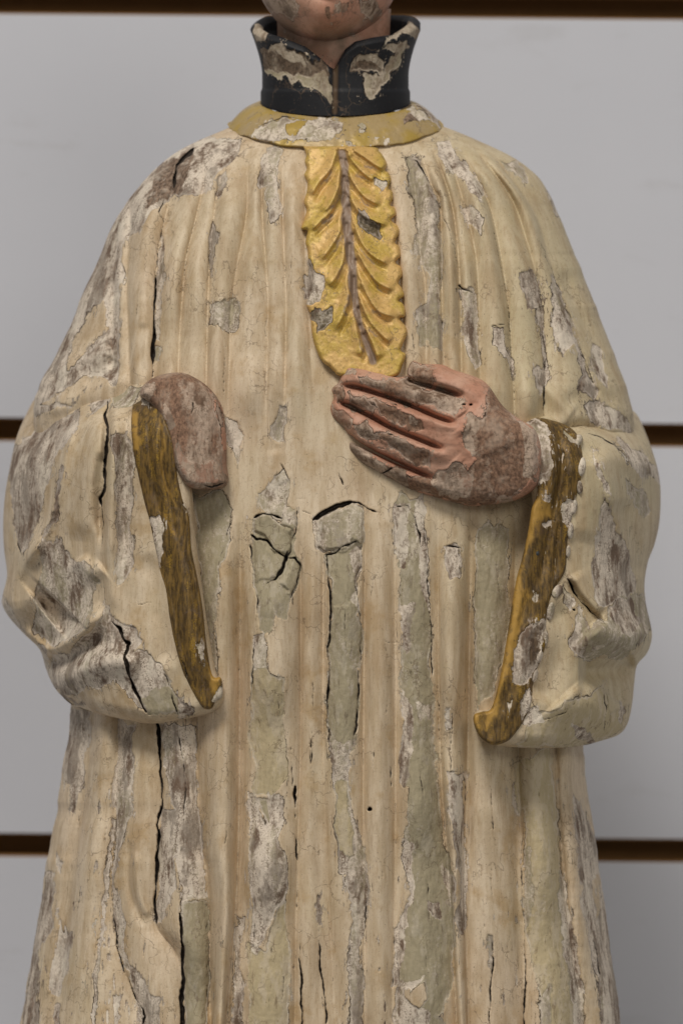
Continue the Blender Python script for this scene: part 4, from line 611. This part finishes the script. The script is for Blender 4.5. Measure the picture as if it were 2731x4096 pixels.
# head, neck, collar, neckband ------------------------------------------------
def lathe(name, th, rowsfn, nrow, mat, wear, close=True):
    """rings: rowsfn(theta array, t) -> x, v, d"""
    tt = np.linspace(0, 1, nrow); TH, TT = np.meshgrid(th, tt); x, v, d = rowsfn(TH, TT)
    co = unproj(x, v, d).reshape(-1, 3); a = wear_attr(wear, x, v)
    a[..., 0] = np.where(np.cos(TH) < -0.05, 0.2, a[..., 0])
    return mesh_obj(name, co, grid_quads(nrow, len(th), wrap=True)[:, ::-1] if close else grid_quads(nrow, len(th)), mat, statue, a.reshape(-1, 4))
TH = np.concatenate([np.linspace(-1.75, 1.75, 300), np.linspace(1.75, 2 * math.pi - 1.75, 60)[1:-1]])
TH = (TH + math.pi) % (2 * math.pi) - math.pi; TH = TH[np.argsort(TH)]
nb = Wear()
for p, t in [([(370, 650), (410, 610), (520, 560), (640, 575), (800, 600), (805, 640), (740, 690), (610, 690), (540, 670), (430, 670)], 0.4), ([(1100, 570), (1180, 545), (1230, 590), (1180, 610), (1110, 600)], 1.0), ([(1140, 490), (1230, 530), (1290, 600), (1250, 600), (1190, 545)], 0.75), ([(1110, 540), (1150, 530), (1240, 600), (1220, 620)], 0.4)]: nb.lose(zC(p), t)
nb.keep(zC([(540, 600), (640, 580), (600, 660), (550, 650)])); nb.tint[:] = 0
nb.chips(np.full(GX.shape, 0.9), 0.42, 40, 22, 821, 0.4); nb.split(zC([(370, 640), (420, 605), (520, 560), (640, 578), (800, 602)]), 3, 2)
def band(th, t):
    c = np.cos(th); s = np.sin(th); px = np.clip(t / 0.82, 0, 1); rr = 172 + (240 - 172) * px; rim = sst(0.80, 1, t); rx = rr + 5 * rim
    v = (238 + 30 * c) + (52 + 18 * c) * px**(1.0 + 0.9 * (1 - np.abs(c))) + 9 * rim * c; dd = (rx * 0.815 + 9 * np.sin(np.pi * t)) * np.sign(c) * np.abs(c)**0.68 - 30 * rim * np.clip(c, 0, 1)**0.4
    w = 1 + 0.05 * fbm(th * 100, th * 0, 34, 10, 811, 3); v = v + 7 * px * fbm(th * 100, th * 0, 26, 10, 815, 3)
    return 772 + rx * s * w, v, dd + 2 * fbm(th * 200, t * 60, 12, 12, 813, 3)
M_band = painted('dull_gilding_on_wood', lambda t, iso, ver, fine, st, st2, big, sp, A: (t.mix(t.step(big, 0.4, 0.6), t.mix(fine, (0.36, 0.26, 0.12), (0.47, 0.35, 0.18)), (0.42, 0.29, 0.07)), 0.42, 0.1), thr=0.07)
lathe('neckband', TH, band, 60, M_band, nb)
cw = Wear()
for p, t in [([(410, 215), (520, 215), (620, 250), (700, 310), (750, 360), (748, 520), (715, 480), (680, 430), (640, 395), (570, 405), (510, 385), (440, 355)], 0.95), ([(640, 370), (740, 385), (748, 520), (715, 490), (680, 430), (640, 392), (570, 408), (510, 385), (450, 352), (560, 392)], 0.3), ([(870, 270), (1010, 260), (1000, 330), (930, 380), (860, 340)], 1.0), ([(890, 275), (1010, 262), (1000, 295), (900, 300)], 0.5),
             ([(1110, 215), (1125, 235), (1060, 310), (1000, 390), (990, 440), (940, 495), (915, 490), (915, 390), (960, 380), (1020, 300)], 0.33), ([(1060, 70), (1130, 100), (1185, 150), (1160, 190), (1100, 150), (1040, 200), (1000, 220), (1060, 160)], 0.62), ([(1010, 220), (1120, 190), (1130, 230), (1050, 240)], 0.5), ([(370, 160), (400, 120), (450, 110), (440, 170), (400, 185)], 0.5), ([(450, 215), (600, 260), (630, 300), (580, 300), (520, 260)], 0.55)]: cw.lose(zC(p), t)
P = zC([(775, 320), (772, 440), (770, 540)]); b = box(P, 20); dd, _, _ = seg_dist(GX[b], GY[b], crom(P)); cw.tint[b] = sst(8, 3, dd)
deg = np.array([-180, -120, -90, -65, -45, -25, -12, -5, -1, 3, 8, 16, 30, 50, 70, 90, 120, 180.]); top = np.array([46, 48, 66, 86, 97, 118, 146, 164, 170, 150, 124, 106, 97, 90, 66, 52, 46, 46.])
def collar(th, t):
    dg = np.degrees(th); vt = np.interp(dg, deg, top); vb = 236 + 30 * np.cos(th)
    o = np.clip(t / 0.46, 0, 1); inn = np.clip((t - 0.54) / 0.46, 0, 1); rim = np.clip((t - 0.46) / 0.08, 0, 1)
    z = vb + (vt - vb) * (o - inn * 0.75); rr = 168 + 10 * sst(0.35, 0, o) * 0 + 27 * np.clip((170 - z) / 100, 0, 1)**1.5 + 3 * sst(8, 0, np.abs(z - 205)) * 0
    rr = rr + 3.5 * sst(202, 212, z); rr = rr - 30 * rim; z = z - 11 * np.sin(np.pi * rim)
    g = np.where(t < 0.5, 7 * np.exp(-((dg + 0.5) / 3.0)**2), 0); dd = rr * 0.86 * np.cos(th) - g
    return 770 + rr * np.sin(th), z, dd + np.where(t < .5, wear_relief(cw, 770 + rr * np.sin(th), z, 3) * np.clip(np.cos(th), 0, 1), 0)
lathe('collar', TH, collar, 150, M_black, cw)
hd = Wear()
for p, t in [([(430, 0), (470, 60), (580, 90), (600, 20), (560, -40), (430, -40)], 0.62), ([(780, 0), (840, 20), (810, 70), (770, 50)], 0.4), ([(880, 10), (950, 0), (1000, 60), (960, 110), (890, 60)], 0.6), ([(720, 40), (750, 40), (745, 110), (725, 90)], 0.95)]: hd.lose(zC(p), t)
hd.chips(np.full(GX.shape, 0.86), 0.52, 30, 26, 901, 0.55)
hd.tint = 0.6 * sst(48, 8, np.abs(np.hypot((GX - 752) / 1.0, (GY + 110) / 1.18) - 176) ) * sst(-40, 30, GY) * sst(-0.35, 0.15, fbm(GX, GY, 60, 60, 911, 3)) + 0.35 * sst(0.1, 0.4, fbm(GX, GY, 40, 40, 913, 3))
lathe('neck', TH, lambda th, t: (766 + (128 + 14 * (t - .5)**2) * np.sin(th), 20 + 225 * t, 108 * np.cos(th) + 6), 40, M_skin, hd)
nt_, np_ = 220, 150; PH, TT = np.meshgrid(np.linspace(0, 2 * math.pi, nt_, endpoint=False), np.linspace(0.004, math.pi - 0.004, np_)); cz = np.cos(TT)
hx = np.sin(TT) * np.sin(PH); hy = np.sin(TT) * np.cos(PH); ver_ = np.where(cz > 0, 250, 208) * cz; wx = 178 * np.where(cz < 0, 1 - 0.05 * np.abs(cz), 1)
gf = lambda x0, y0, sx, sy: np.exp(-((wx * hx - x0) / sx)**2 - ((ver_ - y0) / sy)**2) * (hy > 0)
dz = 205 * hy + 30 * gf(0, -146, 60, 46) + 50 * gf(0, -8, 22, 50) + 14 * gf(0, -50, 44, 12) + 12 * gf(0, -76, 36, 12) - 8 * gf(0, -98, 30, 9) - 9 * gf(0, -63, 46, 5) - 22 * gf(-62, 42, 36, 22) - 22 * gf(62, 42, 36, 22) + 14 * gf(-62, 40, 22, 13) + 14 * gf(62, 40, 22, 13) + 10 * gf(0, 78, 110, 16) - 5 * gf(0, -168, 8, 16)
hvx, hvv = 752 + wx * hx, -104 - ver_; wa = wear_attr(hd, hvx, hvv); wa[..., 0] = np.where((hvv < -30) | (hy < 0), 0.2, wa[..., 0])
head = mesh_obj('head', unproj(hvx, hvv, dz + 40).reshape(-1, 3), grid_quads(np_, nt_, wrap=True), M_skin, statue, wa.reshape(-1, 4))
M_hair = plain('brown_hair_paint', (0.03, 0.02, 0.012), (0.09, 0.055, 0.03), 300, 0.6)
sel = TT[:, 0] < 1.75; hr = 1.06 + 0.03 * np.sin(PH * 19 + TT * 6); cover = np.where((cz < 0.62) & (hy > 0.25), 0.86, hr)
hair = mesh_obj('hair', unproj(752 + wx * hx * cover, -110 - ver_ * cover, 205 * hy * cover + 40)[sel].reshape(-1, 3), grid_quads(int(sel.sum()), nt_, wrap=True), M_hair, head)

# little nail in the cuff band, plinth under the hem
bpy.ops.mesh.primitive_uv_sphere_add(segments=16, ring_count=8, radius=0.0011); nail = bpy.context.object; nail.name = 'nail'; nail.data.materials.append(M_iron)
nx_, nv_ = zSR([(540, 962)])[0]; nd = float(frT(np.array([nx_]), np.array([nv_]))[0] + samp(HT, np.array([nx_]), np.array([nv_]))[0] + 5); nail.location = unproj(np.array(nx_), np.array(nv_), np.array(nd)); nail.parent = trimR; nail.scale = (1, 0.6, 1)
for p in nail.data.polygons: p.use_smooth = True
ang = np.linspace(0, 2 * math.pi, 48, endpoint=False); pr = []
for r, v in [(0.98, 2895), (1.08, 2900), (1.1, 2915), (1.1, 2970), (1.07, 2985), (0.0, 2985)]: pr.append(np.stack([(725 - 784 + 775 * r * np.sin(ang)) * S, -(60 + 400 * r * np.cos(ang)) * S, np.full(48, (1176 - v) * S)], -1))
mesh_obj('plinth', np.vstack(pr), grid_quads(6, 48, wrap=True), plain('dark_plinth_paint', (0.06, 0.04, 0.025), (0.12, 0.08, 0.05), 90, 0.6), statue)
